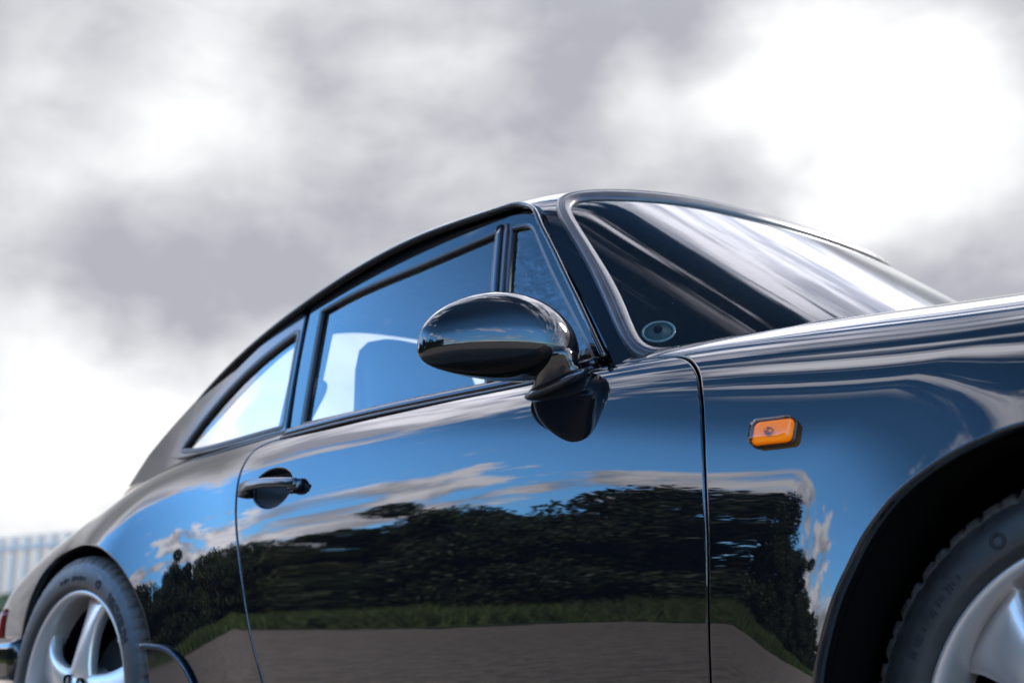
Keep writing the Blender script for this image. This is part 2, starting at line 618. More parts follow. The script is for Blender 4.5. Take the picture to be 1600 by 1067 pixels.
# ------------------------------------------------------------------ body surfaces
def cspline(xs,ys,x):
    xs=np.asarray(xs,float); ys=np.asarray(ys,float); n=len(xs)
    h=np.diff(xs); A=np.zeros((n,n)); b=np.zeros(n); A[0,0]=A[-1,-1]=1
    for i in range(1,n-1):
        A[i,i-1]=h[i-1];A[i,i]=2*(h[i-1]+h[i]);A[i,i+1]=h[i]
        b[i]=6*((ys[i+1]-ys[i])/h[i]-(ys[i]-ys[i-1])/h[i-1])
    M=np.linalg.solve(A,b)
    x=np.asarray(x,float); i=np.clip(np.searchsorted(xs,x)-1,0,n-2)
    xc=np.clip(x,xs[0],xs[-1])
    t=xc-xs[i]; u=xs[i+1]-xc; hh=h[i]
    v=M[i]*u**3/(6*hh)+M[i+1]*t**3/(6*hh)+(ys[i]/hh-M[i]*hh/6)*u+(ys[i+1]/hh-M[i+1]*hh/6)*t
    s0=(ys[1]-ys[0])/h[0]-h[0]*M[1]/6; s1=(ys[-1]-ys[-2])/h[-1]+h[-1]*M[-2]/6
    return v+np.where(x<xs[0],(x-xs[0])*s0,0)+np.where(x>xs[-1],(x-xs[-1])*s1,0)
def pchip(xs,ys,x):
    xs=np.asarray(xs,float); ys=np.asarray(ys,float); h=np.diff(xs); d=np.diff(ys)/h
    m=np.zeros(len(xs)); m[0]=d[0]; m[-1]=d[-1]
    for i in range(1,len(xs)-1):
        if d[i-1]*d[i]>0:
            w1=2*h[i]+h[i-1]; w2=h[i]+2*h[i-1]; m[i]=(w1+w2)/(w1/d[i-1]+w2/d[i])
    x=np.clip(x,xs[0],xs[-1]); i=np.clip(np.searchsorted(xs,x)-1,0,len(xs)-2)
    t=(x-xs[i])/h[i]
    return ys[i]*(1+2*t)*(1-t)**2+m[i]*h[i]*t*(1-t)**2+ys[i+1]*t*t*(3-2*t)+m[i+1]*h[i]*t*t*(t-1)
# ---- lower body section net: station -> (half width, height) from sill to shoulder
NET={
 0.95:[(.50,.16),(.55,.22),(.58,.30),(.59,.38),(.585,.45),(.57,.52),(.54,.58),(.50,.63),(.45,.66),(.39,.675),(.33,.68)],
 0.70:[(.62,.16),(.66,.23),(.69,.33),(.70,.43),(.70,.52),(.695,.60),(.68,.67),(.65,.725),(.60,.755),(.53,.755),(.46,.735)],
 0.35:[(.71,.15),(.75,.24),(.775,.36),(.785,.47),(.785,.57),(.778,.66),(.757,.74),(.715,.80),(.65,.835),(.57,.835),(.49,.80)],
 0.00:[(.73,.15),(.765,.24),(.79,.36),(.80,.48),(.80,.58),(.79,.67),(.762,.747),(.713,.808),(.645,.848),(.57,.855),(.50,.83)],
 -.35:[(.735,.15),(.768,.24),(.791,.36),(.801,.48),(.799,.58),(.785,.67),(.757,.745),(.714,.807),(.654,.853),(.59,.874),(.52,.862)],
 -.65:[(.735,.15),(.770,.24),(.793,.36),(.804,.48),(.803,.58),(.791,.672),(.770,.750),(.737,.806),(.699,.840),(.668,.860),(.63,.872)],
 -1.0:[(.73,.15),(.768,.24),(.791,.36),(.801,.48),(.800,.58),(.790,.672),(.772,.750),(.744,.806),(.713,.836),(.692,.848),(.66,.85)],
 -1.4:[(.72,.15),(.757,.24),(.779,.36),(.789,.48),(.788,.58),(.777,.67),(.757,.745),(.730,.80),(.704,.835),(.685,.852),(.65,.856)],
 -1.7:[(0.712,0.15),(0.747,0.24),(0.769,0.36),(0.779,0.48),(0.778,0.58),(0.767,0.67),(0.746,0.745),(0.716,0.8),(0.686,0.832),(0.662,0.842),(0.638,0.846)],
 -2.0:[(0.69,0.15),(0.721,0.24),(0.74,0.36),(0.749,0.48),(0.748,0.575),(0.742,0.657),(0.724,0.727),(0.695,0.783),(0.659,0.82),(0.63,0.836),(0.607,0.842)],
 -2.3:[(0.678,0.15),(0.713,0.24),(0.735,0.36),(0.747,0.47),(0.747,0.555),(0.737,0.63),(0.709,0.695),(0.666,0.747),(0.618,0.788),(0.577,0.815),(0.538,0.83)],
 -2.6:[(0.662,0.18),(0.696,0.26),(0.72,0.36),(0.732,0.45),(0.731,0.525),(0.715,0.588),(0.68,0.645),(0.63,0.693),(0.57,0.733),(0.505,0.765),(0.44,0.785)],
 -2.9:[(.585,.20),(.62,.27),(.65,.36),(.662,.435),(.66,.50),(.642,.555),(.605,.603),(.555,.647),(.495,.683),(.425,.71),(.36,.725)],
 -3.15:[(.48,.20),(.515,.27),(.545,.35),(.555,.42),(.552,.48),(.53,.53),(.49,.575),(.44,.612),(.38,.64),(.31,.66),(.24,.67)],
}
HX=.1
_st=np.array(sorted(NET)); _net=np.array([NET[k] for k in _st])
XU=np.arange(-3.4,1.3,HX)
CT=np.stack([np.stack([cspline(_st,_net[:,j,c],np.clip(XU,-3.25,1.0)) for j in range(11)],1) for c in (0,1)],2)  # (nx,11,2)
def bs(t):
    return np.stack([(1-t)**3,3*t**3-6*t**2+4,-3*t**3+3*t**2+3*t+1,t**3],-1)/6
ARCH_F=(0.0,.31,.356); ARCH_R=(-2.262,.31,.345)
def flare(x,z):
    out=0
    for (cx,cz,R),A,wd in ((ARCH_F,.018,.12),(ARCH_R,.068,.32)):
        d=np.hypot(x-cx,z-cz)-R
        q=np.clip(1-d/wd,0,1.7 if cx>-1 else 1.35)
        if cx<-1: k=np.clip((x+2.42)/.37,0,1); A=A*(.25+.75*k*k*(3-2*k))
        out=out+A*q**2.2
    return out
def body(x,s,fl=True):
    """right flank as a surface: x along the car, s 0 sill .. 1 shoulder"""
    x=np.asarray(x,float); s=np.asarray(s,float); x,s=np.broadcast_arrays(x,s)
    fx=(x-XU[0])/HX; i=np.clip(np.floor(fx).astype(int),1,len(XU)-3); bx=bs(fx-i)
    fs=np.clip(s,0,1)*8+1; j=np.clip(np.floor(fs).astype(int),1,8); b2=bs(fs-j)
    o=np.zeros(x.shape+(2,))
    for a in range(4):
        for b in range(4):
            o+=(bx[...,a]*b2[...,b])[...,None]*CT[i-1+a,j-1+b]
    w,z=o[...,0],o[...,1]
    if fl: w=w+flare(x,z)
    return np.stack([x,-w,z],-1)
SS=np.linspace(0,1,161)
def s_of(x,z):
    """s on the flank for side-view position (x,z)"""
    x=np.atleast_1d(np.asarray(x,float)); z=np.atleast_1d(np.asarray(z,float))
    zz=body(x[:,None],SS[None,:],False)[...,2]
    k=np.argmax(zz,1); out=np.zeros(len(x))
    for n in range(len(x)):
        m=k[n]+1; out[n]=np.interp(z[n],np.maximum.accumulate(zz[n,:m]),SS[:m])
    return out
# ---- upper shell (roof, pillars, windscreen, rear window)
FX=np.array([-2.7,-2.4,-2.1,-1.8,-1.5,-1.25,-1.12,-1.03,-.96,-.90,-.82,-.7,-.5,-.3])
FZ=np.array([.845,.960,1.120,1.210,1.250,1.278,1.2815,1.281,1.271,1.248,1.198,1.117,.981,.842])
def shell_z(x,y):
    k=1/(1+np.exp(-(x+1.5)/.15)); a=-.383+(.374+.383)*k; c=.657+(.649-.657)*k
    return cspline(FX,FZ,x+a*y*y)-c*np.abs(y)**3.823
def shell(x,y):
    x,y=np.broadcast_arrays(np.asarray(x,float),np.asarray(y,float))
    return np.stack([x,y,shell_z(x,y)],-1)
# ---- side glass surface
def glass(x,z):
    x,z=np.broadcast_arrays(np.asarray(x,float),np.asarray(z,float))
    wb=cspline([-2.5,-2.2,-1.9,-1.6,-1.3,-1.0,-.75,-.5],[.555,.612,.652,.676,.685,.684,.675,.66],x)
    h=z-.845
    return np.stack([x,-(wb-.27*h-.10*h*h*np.sign(h)),z],-1)

# ------------------------------------------------------------------ ground and surroundings
def ground_mat():
    m = bpy.data.materials.new("pale_gravel")
    m.use_nodes = True
    nt = m.node_tree
    b = nt.nodes["Principled BSDF"]
    h = G(nt)
    oc = h.n("ShaderNodeTexCoord").outputs["Object"]
    n1 = h.noise(oc, 60, 6, .7)
    n2 = h.noise(oc, .6, 5, .6)
    c = h.mix(h.rng(n1, .3, .7), (.20, .155, .120, 1), (.52, .42, .33, 1))
    c = h.mix(h.rng(n2, .3, .75, 0, .5), c, (.28, .22, .175, 1))
    n3 = h.noise(oc, 9, 5, .65)
    c = h.mix(h.rng(n3, .42, .62, 0, .55), c, (.13, .105, .085, 1))
    h.put(b.inputs["Base Color"], c)
    b.inputs["Roughness"].default_value = .9
    bn = h.n("ShaderNodeBump")
    bn.inputs["Strength"].default_value = .6
    bn.inputs["Distance"].default_value = .01
    h.put(bn.inputs["Height"], n1)
    nt.links.new(bn.outputs[0], b.inputs["Normal"])
    return m


def sheet(name, x0, x1, y0, y1, z, mat, nx=1, ny=1, edge=0.0):
    V, F = [], []
    for i in range(nx + 1):
        for j in range(ny + 1):
            x_, y_ = x0 + (x1 - x0) * i / nx, y0 + (y1 - y0) * j / ny
            if edge and j == ny:
                y_ += edge * (math.sin(x_ * .55) + .6 * math.sin(x_ * 1.7 + 1) + .4 * math.sin(x_ * 4.1 + 2))
            V.append((x_, y_, z))
    F = [(i * (ny + 1) + j, (i + 1) * (ny + 1) + j, (i + 1) * (ny + 1) + j + 1, i * (ny + 1) + j + 1) for i in range(nx) for j in range(ny)]
    return mesh_obj(name, V, F, mat, None, None, False)


tag(sheet("ground", -1500, 1500, -1500, 1500, 0, ground_mat()), kind="structure")
GRASS_S = material("grass_soil", (.045, .065, .018), .95, vary=(1.2, .45))
tag(sheet("verge", -90, 60, -60, -6.0, .012, GRASS_S, 220, 6, .22), kind="structure")
tag(sheet("meadow", -140, 60, 17, 140, .010, GRASS_S, 2, 2), kind="structure")

LEAF_D = material("dark_leaves", (.030, .046, .014), .55, vary=(.9, .55))
LEAF_M = material("mid_leaves", (.050, .066, .018), .55, vary=(1.1, .5))
BARK = material("bark", (.055, .043, .034), .9, vary=(6, .3))
BLADE = material("grass_blades", (.082, .118, .026), .7, vary=(.7, .5))


def blades(name, n, xr, yr, hr, mat, seed):
    r = np.random.default_rng(seed)
    x = r.uniform(*xr, n)
    y = r.uniform(*yr, n)
    h = r.uniform(*hr, n) * (1 + .5 * np.sin(x * .9) * np.sin(y * 1.3))
    a = r.uniform(0, math.pi, n)
    w = r.uniform(.012, .03, n)
    lx, ly = r.normal(0, .3, n) * h, r.normal(0, .3, n) * h
    V = np.stack([np.stack([x - w * np.cos(a), y - w * np.sin(a), np.full(n, .005)], 1), np.stack([x + w * np.cos(a), y + w * np.sin(a), np.full(n, .005)], 1), np.stack([x + lx, y + ly, h], 1)], 1).reshape(-1, 3)
    F = np.arange(3 * n).reshape(-1, 3)
    me = bpy.data.meshes.new(name)
    me.from_pydata(V.tolist(), [], F.tolist())
    return link(name, me, mat)


tag(blades("grass", 60000, (-45, 8), (-13.5, -6.1), (.10, .42), BLADE, 3), "rough green grass growing along the verge beside the lot", "grass", kind="stuff")


def tree_meshes(seed, h, spread, nleaf):
    """trunk with limbs and a crown of leaf-sized faces in uneven clumps"""
    r = np.random.default_rng(seed)
    tv, tf_ = [], []

    def limb(p0, p1, r0, r1, n=6, k=5):
        c = np.array([np.array(p0) + (np.array(p1) - np.array(p0)) * t + np.array([math.sin(t * 3 + seed), math.cos(t * 2.3 + seed), 0]) * .12 * t * (1 - t) * h * .3 for t in np.linspace(0, 1, k)])
        b = len(tv)
        for i, q_ in enumerate(c):
            rr = r0 + (r1 - r0) * i / (k - 1)
            for j in range(n):
                a = 2 * math.pi * j / n
                tv.append((q_[0] + rr * math.cos(a), q_[1] + rr * math.sin(a), q_[2]))
        for i in range(k - 1):
            for j in range(n):
                tf_.append((b + i * n + j, b + i * n + (j + 1) % n, b + (i + 1) * n + (j + 1) % n, b + (i + 1) * n + j))
        return c[-1]
    limb((0, 0, -.1), (0, 0, h * .8), .035 * h, .006 * h, 8, 7)
    clumps = []
    for i in range(18):
        z0 = h * r.uniform(.16, .7)
        a = r.uniform(0, 2 * math.pi)
        L = spread * r.uniform(.45, 1.0) * (1 - .45 * (z0 / h))
        e = (L * math.cos(a), L * math.sin(a), z0 + L * r.uniform(.25, .8))
        limb((0, 0, z0), e, .012 * h, .003 * h)
        clumps.append((e, r.uniform(.32, .62) * spread * .62))
    for i in range(10):
        a = r.uniform(0, 2 * math.pi)
        q_ = spread * r.uniform(.3, .9)
        clumps.append(((q_ * math.cos(a), q_ * math.sin(a), h * r.uniform(.04, .22)), r.uniform(.35, .5) * spread * .55))
    for i in range(12):
        a = r.uniform(0, 2 * math.pi)
        q_ = spread * .75 * math.sqrt(r.uniform(0, 1))
        clumps.append(((q_ * math.cos(a), q_ * math.sin(a), h * r.uniform(.12, .92) * (1 - .3 * q_ / spread)), r.uniform(.3, .55) * spread * .55))
    lv = []
    per = nleaf // len(clumps)
    for c, R in clumps:
        dirs = r.normal(size=(per, 3))
        dirs /= np.linalg.norm(dirs, axis=1, keepdims=True)
        p = np.array(c) + dirs * (R * r.uniform(.25, 1.0, per) ** .5)[:, None] * np.array([1, 1, .75])
        s = r.uniform(.05, .12, per)
        n1 = r.normal(size=(per, 3))
        n1 /= np.linalg.norm(n1, axis=1, keepdims=True)
        n2 = np.cross(n1, r.normal(size=(per, 3)))
        n2 /= np.linalg.norm(n2, axis=1, keepdims=True)
        lv.append(np.stack([p - n1 * s[:, None], p + n2 * s[:, None] * .6, p + n1 * s[:, None], p - n2 * s[:, None] * .6], 1))
    LV = np.concatenate(lv).reshape(-1, 3)
    LV[:, 2] = np.maximum(LV[:, 2], .05)
    tm = bpy.data.meshes.new("trunk")
    tm.from_pydata([tuple(map(float, v)) for v in tv], [], tf_)
    tm.materials.append(BARK)
    cm = bpy.data.meshes.new("crown")
    cm.from_pydata(LV.tolist(), [], np.arange(len(LV)).reshape(-1, 4).tolist())
    cm.materials.append(LEAF_D if seed % 2 else LEAF_M)
    return tm, cm


KINDS = [tree_meshes(s, 6.9, 3.0, 26000) for s in (11, 12, 13)]
TREE_SPOTS = []
xk = 8.0
i_ = 0
while xk > -56:
    TREE_SPOTS.append((xk, -14.6 + 1.6 * math.sin(i_ * 2.4) , .90 + .16 * math.sin(i_ * 1.7 + .6), i_ % 3, i_ * 1.3))
    xk -= 2.35 + .5 * math.sin(i_ * 3.1)
    i_ += 1
for i in range(13):                                      # a second rank behind, closing the gaps
    TREE_SPOTS.append((5.5 - 4.4 * i, -18.6 - .9 * math.sin(i * 1.9), 1.10 + .10 * math.sin(i * 2.3), (i + 1) % 3, i * 2.1))
NT_ = len(TREE_SPOTS)
for i, (x_, y_, s_, k_, rz) in enumerate(TREE_SPOTS):
    t_ = empty("tree", (x_, y_, 0))
    t_.rotation_euler.z = rz
    t_.scale = (s_, s_, s_)
    for nm, me in zip(("trunk", "crown"), KINDS[k_]):
        o = bpy.data.objects.new(nm, me)
        COL.objects.link(o)
        o.parent = t_
    if y_ < -17:
        tag(t_, "taller tree in the rear rank of the hedgerow mirrored in the door", "tree", "rear rank of hedgerow trees")
    else:
        tag(t_, "dark leafy tree in the front rank of the mirrored hedgerow behind the grass", "tree", "front rank of hedgerow trees")

# pale panel fence behind the car's tail
FENCE_A, FENCE_B = Vector((-38.5, 12.95, 0)), Vector((-22.3, 14.4, 0))
PANEL_M = material("pale_fence_sheet", (.46, .36, .27), .6, vary=(1.5, .06))
POST_M = material("grey_fence_post", (.26, .24, .22), .6)
# woven screen: lets half of the light through
_b = PANEL_M.node_tree.nodes["Principled BSDF"]
_t = PANEL_M.node_tree.nodes.new("ShaderNodeBsdfTransparent")
_m = PANEL_M.node_tree.nodes.new("ShaderNodeMixShader")
_m.inputs[0].default_value = 0.40
PANEL_M.node_tree.links.new(_t.outputs[0], _m.inputs[1])
PANEL_M.node_tree.links.new(_b.outputs[0], _m.inputs[2])
PANEL_M.node_tree.links.new(_m.outputs[0], PANEL_M.node_tree.nodes["Material Output"].inputs[0])
fe = empty("fence", FENCE_A)
tag(fe, "pale grey screened fence with darker posts behind the car's tail", "fence")
fd = (FENCE_B - FENCE_A)
fl_ = fd.length
fd.normalize()
fn_ = Vector((-fd.y, fd.x, 0))
FH, BAY = 3.35, .62


def fbox(name, s0, s1, o0, o1, z0, z1, mat):
    V = []
    for s_ in (s0, s1):
        for o_ in (o0, o1):
            for z_ in (z0, z1):
                v = fd * s_ + fn_ * o_
                V.append((v.x, v.y, z_))
    F = [(0, 1, 3, 2), (4, 6, 7, 5), (0, 4, 5, 1), (2, 3, 7, 6), (0, 2, 6, 4), (1, 5, 7, 3)]
    o = mesh_obj(name, V, F, mat, fe, None, False)
    fix_normals(o.data)
    return o


nb_ = int(fl_ / BAY)
for i in range(nb_ + 1):
    fbox("post", i * BAY - .04, i * BAY + .04, -.09, -.005, 0, FH - .06, POST_M)
    if i < nb_:
        fbox("panel", i * BAY + .012, (i + 1) * BAY - .012, 0, .03, .1, FH, PANEL_M)
fbox("rail", 0, fl_, -.13, -.092, 1.55, 1.67, POST_M)
fbox("rail", 0, fl_, -.13, -.092, 2.98, 3.06, POST_M)


def bush(name, x_, y_, h, label, seed, mat):
    tm, cm = tree_meshes(seed, h, h * .55, 2500)
    cm.materials.clear()
    cm.materials.append(mat)
    t_ = empty(name, (x_, y_, 0))
    for nm, me in (("stem", tm), ("foliage", cm)):
        o = bpy.data.objects.new(nm, me)
        COL.objects.link(o)
        o.parent = t_
    tag(t_, label, "bush")


RUST = material("rusty_leaves", (.16, .085, .03), .7, vary=(2, .4))
bush("bush", -32.6, 12.6, 2.0, "dark green bush in front of the pale fence at the left edge", 21, LEAF_M)
bush("bush", -29.5, 12.2, 1.2, "low rust-tinted bush behind the car's rear bumper", 22, RUST)

# ------------------------------------------------------------------ the car
RIGHT = (0, -1, 0.15)
car = empty("sports_car", (-1.15, 0, 0))
tag(car, "glossy black two-door sports coupe with amber side repeater and silver wheels", "car")
_before = set(bpy.data.objects)
BODY = lambda u, v: body(u, v)

DOOR_TOP = [(-1.563, .818), (-1.423, .822), (-1.305, .831), (-1.183, .835), (-1.031, .842), (-.891, .849), (-.793, .882), (-.737, .900)]
DOOR_FRONT = [(-.737, .900), (-.68, .882), (-.645, .872), (-.619, .856), (-.602, .839), (-.583, .812), (-.562, .768), (-.543, .719), (-.529, .668), (-.516, .614), (-.507, .564), (-.499, .516), (-.486, .399), (-.482, .299), (-.488, .15), (-.498, .02)]
DOOR_REAR = [(-1.50, .02), (-1.523, .128), (-1.558, .217), (-1.586, .306), (-1.617, .403), (-1.647, .489), (-1.673, .582), (-1.684, .634), (-1.689, .689), (-1.685, .745), (-1.671, .786), (-1.647, .806), (-1.623, .817), (-1.563, .818)]
ARCHF = [(-.332, .0), (-.326, .08), (-.313, .162), (-.297, .211), (-.281, .255), (-.262, .294), (-.242, .336), (-.215, .379), (-.198, .400), (-.173, .423), (-.14, .448), (-.092, .474), (-.046, .489), (.0, .492), (.08, .480), (.16, .435), (.23, .36), (.29, .26), (.325, .15), (.34, .0)]
ARCHR = [(-2.60, .0), (-2.588, .15), (-2.553, .318), (-2.531, .434), (-2.496, .513), (-2.428, .549), (-2.350, .542), (-2.276, .526), (-2.147, .487), (-2.076, .446), (-2.017, .395), (-1.960, .333), (-1.915, .275), (-1.881, .204), (-1.864, .1), (-1.860, .0)]
GAP = 0.0070

# door skin with the opening of the handle bowl
dl = loop_of(DOOR_TOP, DOOR_FRONT, [(-.498, .02), (-1.0, .02), (-1.50, .02)], DOOR_REAR)
dl = inset_loop(BODY, dl, GAP, RIGHT)
HX0, HS0 = -1.541, .576
bowl = np.array([(HX0 + .070 * math.cos(a) - .010 * math.sin(a), HS0 + .072 * math.sin(a)) for a in np.linspace(0, 2 * math.pi, 44, endpoint=False)])
panel("door", BODY, dl, PAINT, car, RIGHT, holes=[bowl], lip=.003, depth=.02, both=True, hole_lip=.004)
# front wing
fl = loop_of([(-.332, .0), (-.498, .0)][::1], [(-.498, .0), (-.498, .02)], DOOR_FRONT[::-1][1:-2] if False else list(reversed(DOOR_FRONT)),
             [(-.737, .900), (-.742, .935), (-.735, .97)], [(-.735, .97), (-.66, .995), (-.5, .998), (-.2, .998), (.2, .998), (.55, .998), (.78, .998)],
             [(.78, .998), (.80, .5), (.80, .0)], [(.80, .0), (.34, .0)], list(reversed(ARCHF)))
fl = inset_loop(BODY, fl, .002, RIGHT)
panel("front_wing", BODY, fl, PAINT, car, RIGHT, lip=.004, depth=.004, both=True)
# rear quarter
ql = loop_of([(-1.50, .0), (-1.860, .0)], list(reversed(ARCHR)), [(-2.60, .0), (-3.1, .0)], [(-3.1, .0), (-3.1, .5), (-3.1, .998)],
             [(-3.1, .998), (-2.8, .998), (-2.5, .998), (-2.2, .998), (-1.9, .998), (-1.66, .96), (-1.575, .90)], [(-1.575, .90), (-1.563, .818)],
             list(reversed(DOOR_REAR)), [(-1.50, .02), (-1.50, .0)])
ql = inset_loop(BODY, ql, .002, RIGHT)
panel("rear_quarter", BODY, ql, PAINT, car, RIGHT, lip=.004, depth=.004, both=True)
# dark inner flank that closes the panel gaps, with the wheel openings left free
lin = lambda u, v: body(u, v) + np.array([0, .034, -.004])
ll = loop_of([(.78, .99), (.0, .99), (-.70, .95)], [(-.70, .95), (-1.0, .86), (-1.4, .86), (-1.60, .88)], [(-1.60, .88), (-2.0, .99), (-3.0, .99)], [(-3.0, .99), (-3.0, .0)], [(-3.0, .0), (-2.60, .0)], ARCHR,
             [(-1.860, .0), (-.332, .0)], ARCHF, [(.34, .0), (.78, .0)], [(.78, .0), (.78, .99)])
panel("inner_flank", lin, ll, DARK, car, RIGHT, lip=0, both=True, step=.03)
# sill below the doors
sl = spl([(-.34, -.728, .188), (-1.1, -.720, .186), (-1.86, -.700, .188)], 24)
sweep("sill", sl, (0, -1, 0), rrect(.075, .06, .02), GLOSS, car, both=True)

# bowl behind the handle
br = []
for k in range(9):
    f_ = 1 - k / 8 * .98
    q = np.array([HX0, HS0]) + (bowl - [HX0, HS0]) * f_
    p_ = body(q[:, 0], q[:, 1]) + np.array([0, .004 + .030 * (1 - f_ ** 2.2), 0])
    br.append(p_)
loft("handle_bowl", br, MATTE, car, both=True, caps=False)
# pull handle: pivot block, grip bar, trigger end
hp = lambda x, s_, o: body(np.array([x]), np.array([s_]))[0] + np.array([0, -o, 0])
bar = spl([hp(-1.632, .580, .010), hp(-1.60, .584, .017), hp(-1.53, .583, .020), hp(-1.465, .575, .018), hp(-1.440, .571, .014)], 26)
dh = empty("door_handle", parent=car)
sweep("grip", bar, (0, -1, .1), rrect(.0185, .012, .0045), ANOD, dh, scale=np.concatenate([np.linspace(1.15, 1.0, 8), np.linspace(1.0, .95, 18)]))
loft("pivot_block", [[hp(-1.652 + .014 * i, .580 + q_[0], -.002 + q_[1] * k_) for q_ in [(-.026, 0), (-.023, .018), (-.015, .024), (.015, .024), (.023, .018), (.026, 0)]] for i, k_ in enumerate((.35, .62, .72, .66))], ANOD, dh)
loft("trigger_end", [[hp(-1.464 + .010 * i, .568 + q_[0], -.002 + q_[1] * k_) for q_ in [(-.019, 0), (-.017, .024), (-.010, .030), (.010, .030), (.017, .024), (.019, 0)]] for i, k_ in enumerate((.62, .72, .68, .45))], ANOD, dh)

# amber repeater on the front wing
IX, IS = -.391, .532


def wing_pt(dx_, ds_, o):
    b = body(np.array([IX]), np.array([IS]))[0]
    tx = (body(np.array([IX + .01]), np.array([IS]))[0] - b) / .01
    ts = (body(np.array([IX]), np.array([IS + .01]))[0] - b)
    ts = ts / np.linalg.norm(ts)
    tx = tx / np.linalg.norm(tx)
    n_ = np.cross(tx, ts)
    n_ = n_ * (1 if n_[1] < 0 else -1)
    return b + tx * dx_ + ts * ds_ + n_ * o


rep = empty("side_repeater", parent=car)
for nm, rr, mt in (("rubber_base", [(.0322, .0182, -.004), (.0322, .0182, .0010), (.0310, .0170, .002)], RUBBER),
                   ("reflector", [(.0300, .0160, .002), (.0300, .0160, .0052), (.0262, .0122, .0060), (.010, .004, .0062)], AMBER),
                   ("amber_lens", [(.0318, .0178, .0015), (.0318, .0178, .006), (.0312, .0172, .0125), (.0292, .0152, .0160), (.0245, .0105, .0172), (.010, .004, .0174)], AMBER_LENS)):
    rings = []
    for w_, h_, o_ in rr:
        rings.append([wing_pt(a, b, o_) for a, b in rrect(2 * w_, 2 * h_, min(.008, h_ * .7), 5)])
    loft(nm, rings, mt, rep)
loft("bulb", [[wing_pt(-.004 + r_ * math.cos(a), r_ * math.sin(a), o_) for a in np.linspace(0, 2 * math.pi, 16, endpoint=False)] for r_, o_ in ((.0062, .005), (.0062, .009), (.0045, .0125), (.0015, .0140))], CHROME, rep)

# stone guard ahead of the rear arch
sgl = loop_of([(-1.884, .188), (-1.84, .186), (-1.80, .170), (-1.765, .135), (-1.74, .08), (-1.735, .0)], [(-1.735, .0), (-1.862, .0)], [(-1.862, .0), (-1.866, .1), (-1.884, .188)])
sgs = lambda u, v: body(u, v) + np.array([0, -.004, 0])
panel("stone_guard", sgs, sgl, GLOSS, car, RIGHT, lip=.003, depth=.006, both=True)
eg = spl([(-1.900, .194), (-1.84, .190), (-1.797, .172), (-1.762, .137), (-1.737, .082), (-1.732, .0)], 40)
sweep("stone_guard_piping", body(eg[:, 0], eg[:, 1]) + np.array([0, -.005, 0]), (0, -1, 0), [(.006 * math.cos(a), .005 * math.sin(a)) for a in np.linspace(0, 2 * math.pi, 10, endpoint=False)], ANOD, car, both=True)
# rolled rubber lip inside the arches
for nm, A_ in (("front_arch_lip", ARCHF), ("rear_arch_lip", ARCHR)):
    ap = spl(A_, 90)
    sweep(nm, body(ap[:, 0], ap[:, 1]) + np.array([0, .012, 0]), (0, -1, 0), [(.004 * math.cos(a), .006 * math.sin(a)) for a in np.linspace(0, 2 * math.pi, 10, endpoint=False)], MATTE, car, both=True)
# wheel wells: a dark tunnel from each arch edge inwards
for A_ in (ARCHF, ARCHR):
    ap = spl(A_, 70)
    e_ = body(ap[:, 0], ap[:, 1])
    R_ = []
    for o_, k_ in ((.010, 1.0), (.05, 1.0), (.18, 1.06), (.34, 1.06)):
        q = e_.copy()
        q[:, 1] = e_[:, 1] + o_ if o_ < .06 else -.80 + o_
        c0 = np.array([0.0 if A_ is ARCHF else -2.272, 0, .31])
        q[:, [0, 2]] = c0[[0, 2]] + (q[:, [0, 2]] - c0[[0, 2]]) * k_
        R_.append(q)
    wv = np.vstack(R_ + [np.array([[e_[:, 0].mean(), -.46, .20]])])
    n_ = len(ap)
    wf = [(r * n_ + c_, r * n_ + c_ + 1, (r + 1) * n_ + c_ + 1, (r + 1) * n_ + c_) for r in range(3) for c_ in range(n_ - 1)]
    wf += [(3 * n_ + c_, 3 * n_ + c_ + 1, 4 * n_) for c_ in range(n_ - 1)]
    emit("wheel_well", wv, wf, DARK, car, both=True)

# ---- roof, pillars, glass
RAIL = np.array([(-.748, -.7, .851), (-.797, -.68, .91), (-.839, -.663, .961), (-.886, -.645, 1.017), (-.918, -.633, 1.057), (-.949, -.621, 1.093), (-.978, -.61, 1.127), (-1.001, -.6, 1.156), (-1.016, -.594, 1.169), (-1.034, -.589, 1.179), (-1.062, -.586, 1.188), (-1.089, -.588, 1.189), (-1.179, -.593, 1.187), (-1.343, -.599, 1.178), (-1.525, -.602, 1.149), (-1.639, -.602, 1.123), (-1.731, -.6, 1.1), (-1.88, -.594, 1.058), (-2.045, -.583, .999), (-2.199, -.568, .932), (-2.335, -.552, .865)])
UP = (0.2, 0, 1)
SH = lambda u, v: shell(u, v)
rp = [tuple(p[:2]) for p in RAIL]
tail_ = [(-2.335, -.552), (-2.45, -.535), (-2.6, -.50), (-2.72, -.43)]
flip2 = lambda L: [(a, -b) for a, b in reversed(L)]
front_base = [(-.748, -.700), (-.715, -.712), (-.672, -.702), (-.62, -.668), (-.57, -.62), (-.50, -.5), (-.44, -.3), (-.412, 0), (-.44, .3), (-.50, .5), (-.57, .62), (-.62, .668), (-.672, .702), (-.715, .712), (-.748, .700)]
SEAL_IN = [(-.43, 0), (-.436, -.12), (-.455, -.25), (-.50, -.40), (-.55, -.53), (-.571, -.571), (-.613, -.611), (-.655, -.644), (-.682, -.662), (-.706, -.667), (-.729, -.660), (-.775, -.636), (-.827, -.612), (-.905, -.581), (-.972, -.551), (-.986, -.537), (-.990, -.517), (-.972, -.485), (-.941, -.442), (-.905, -.376), (-.872, -.306), (-.84, -.236), (-.819, -.165), (-.806, -.08), (-.803, 0)]
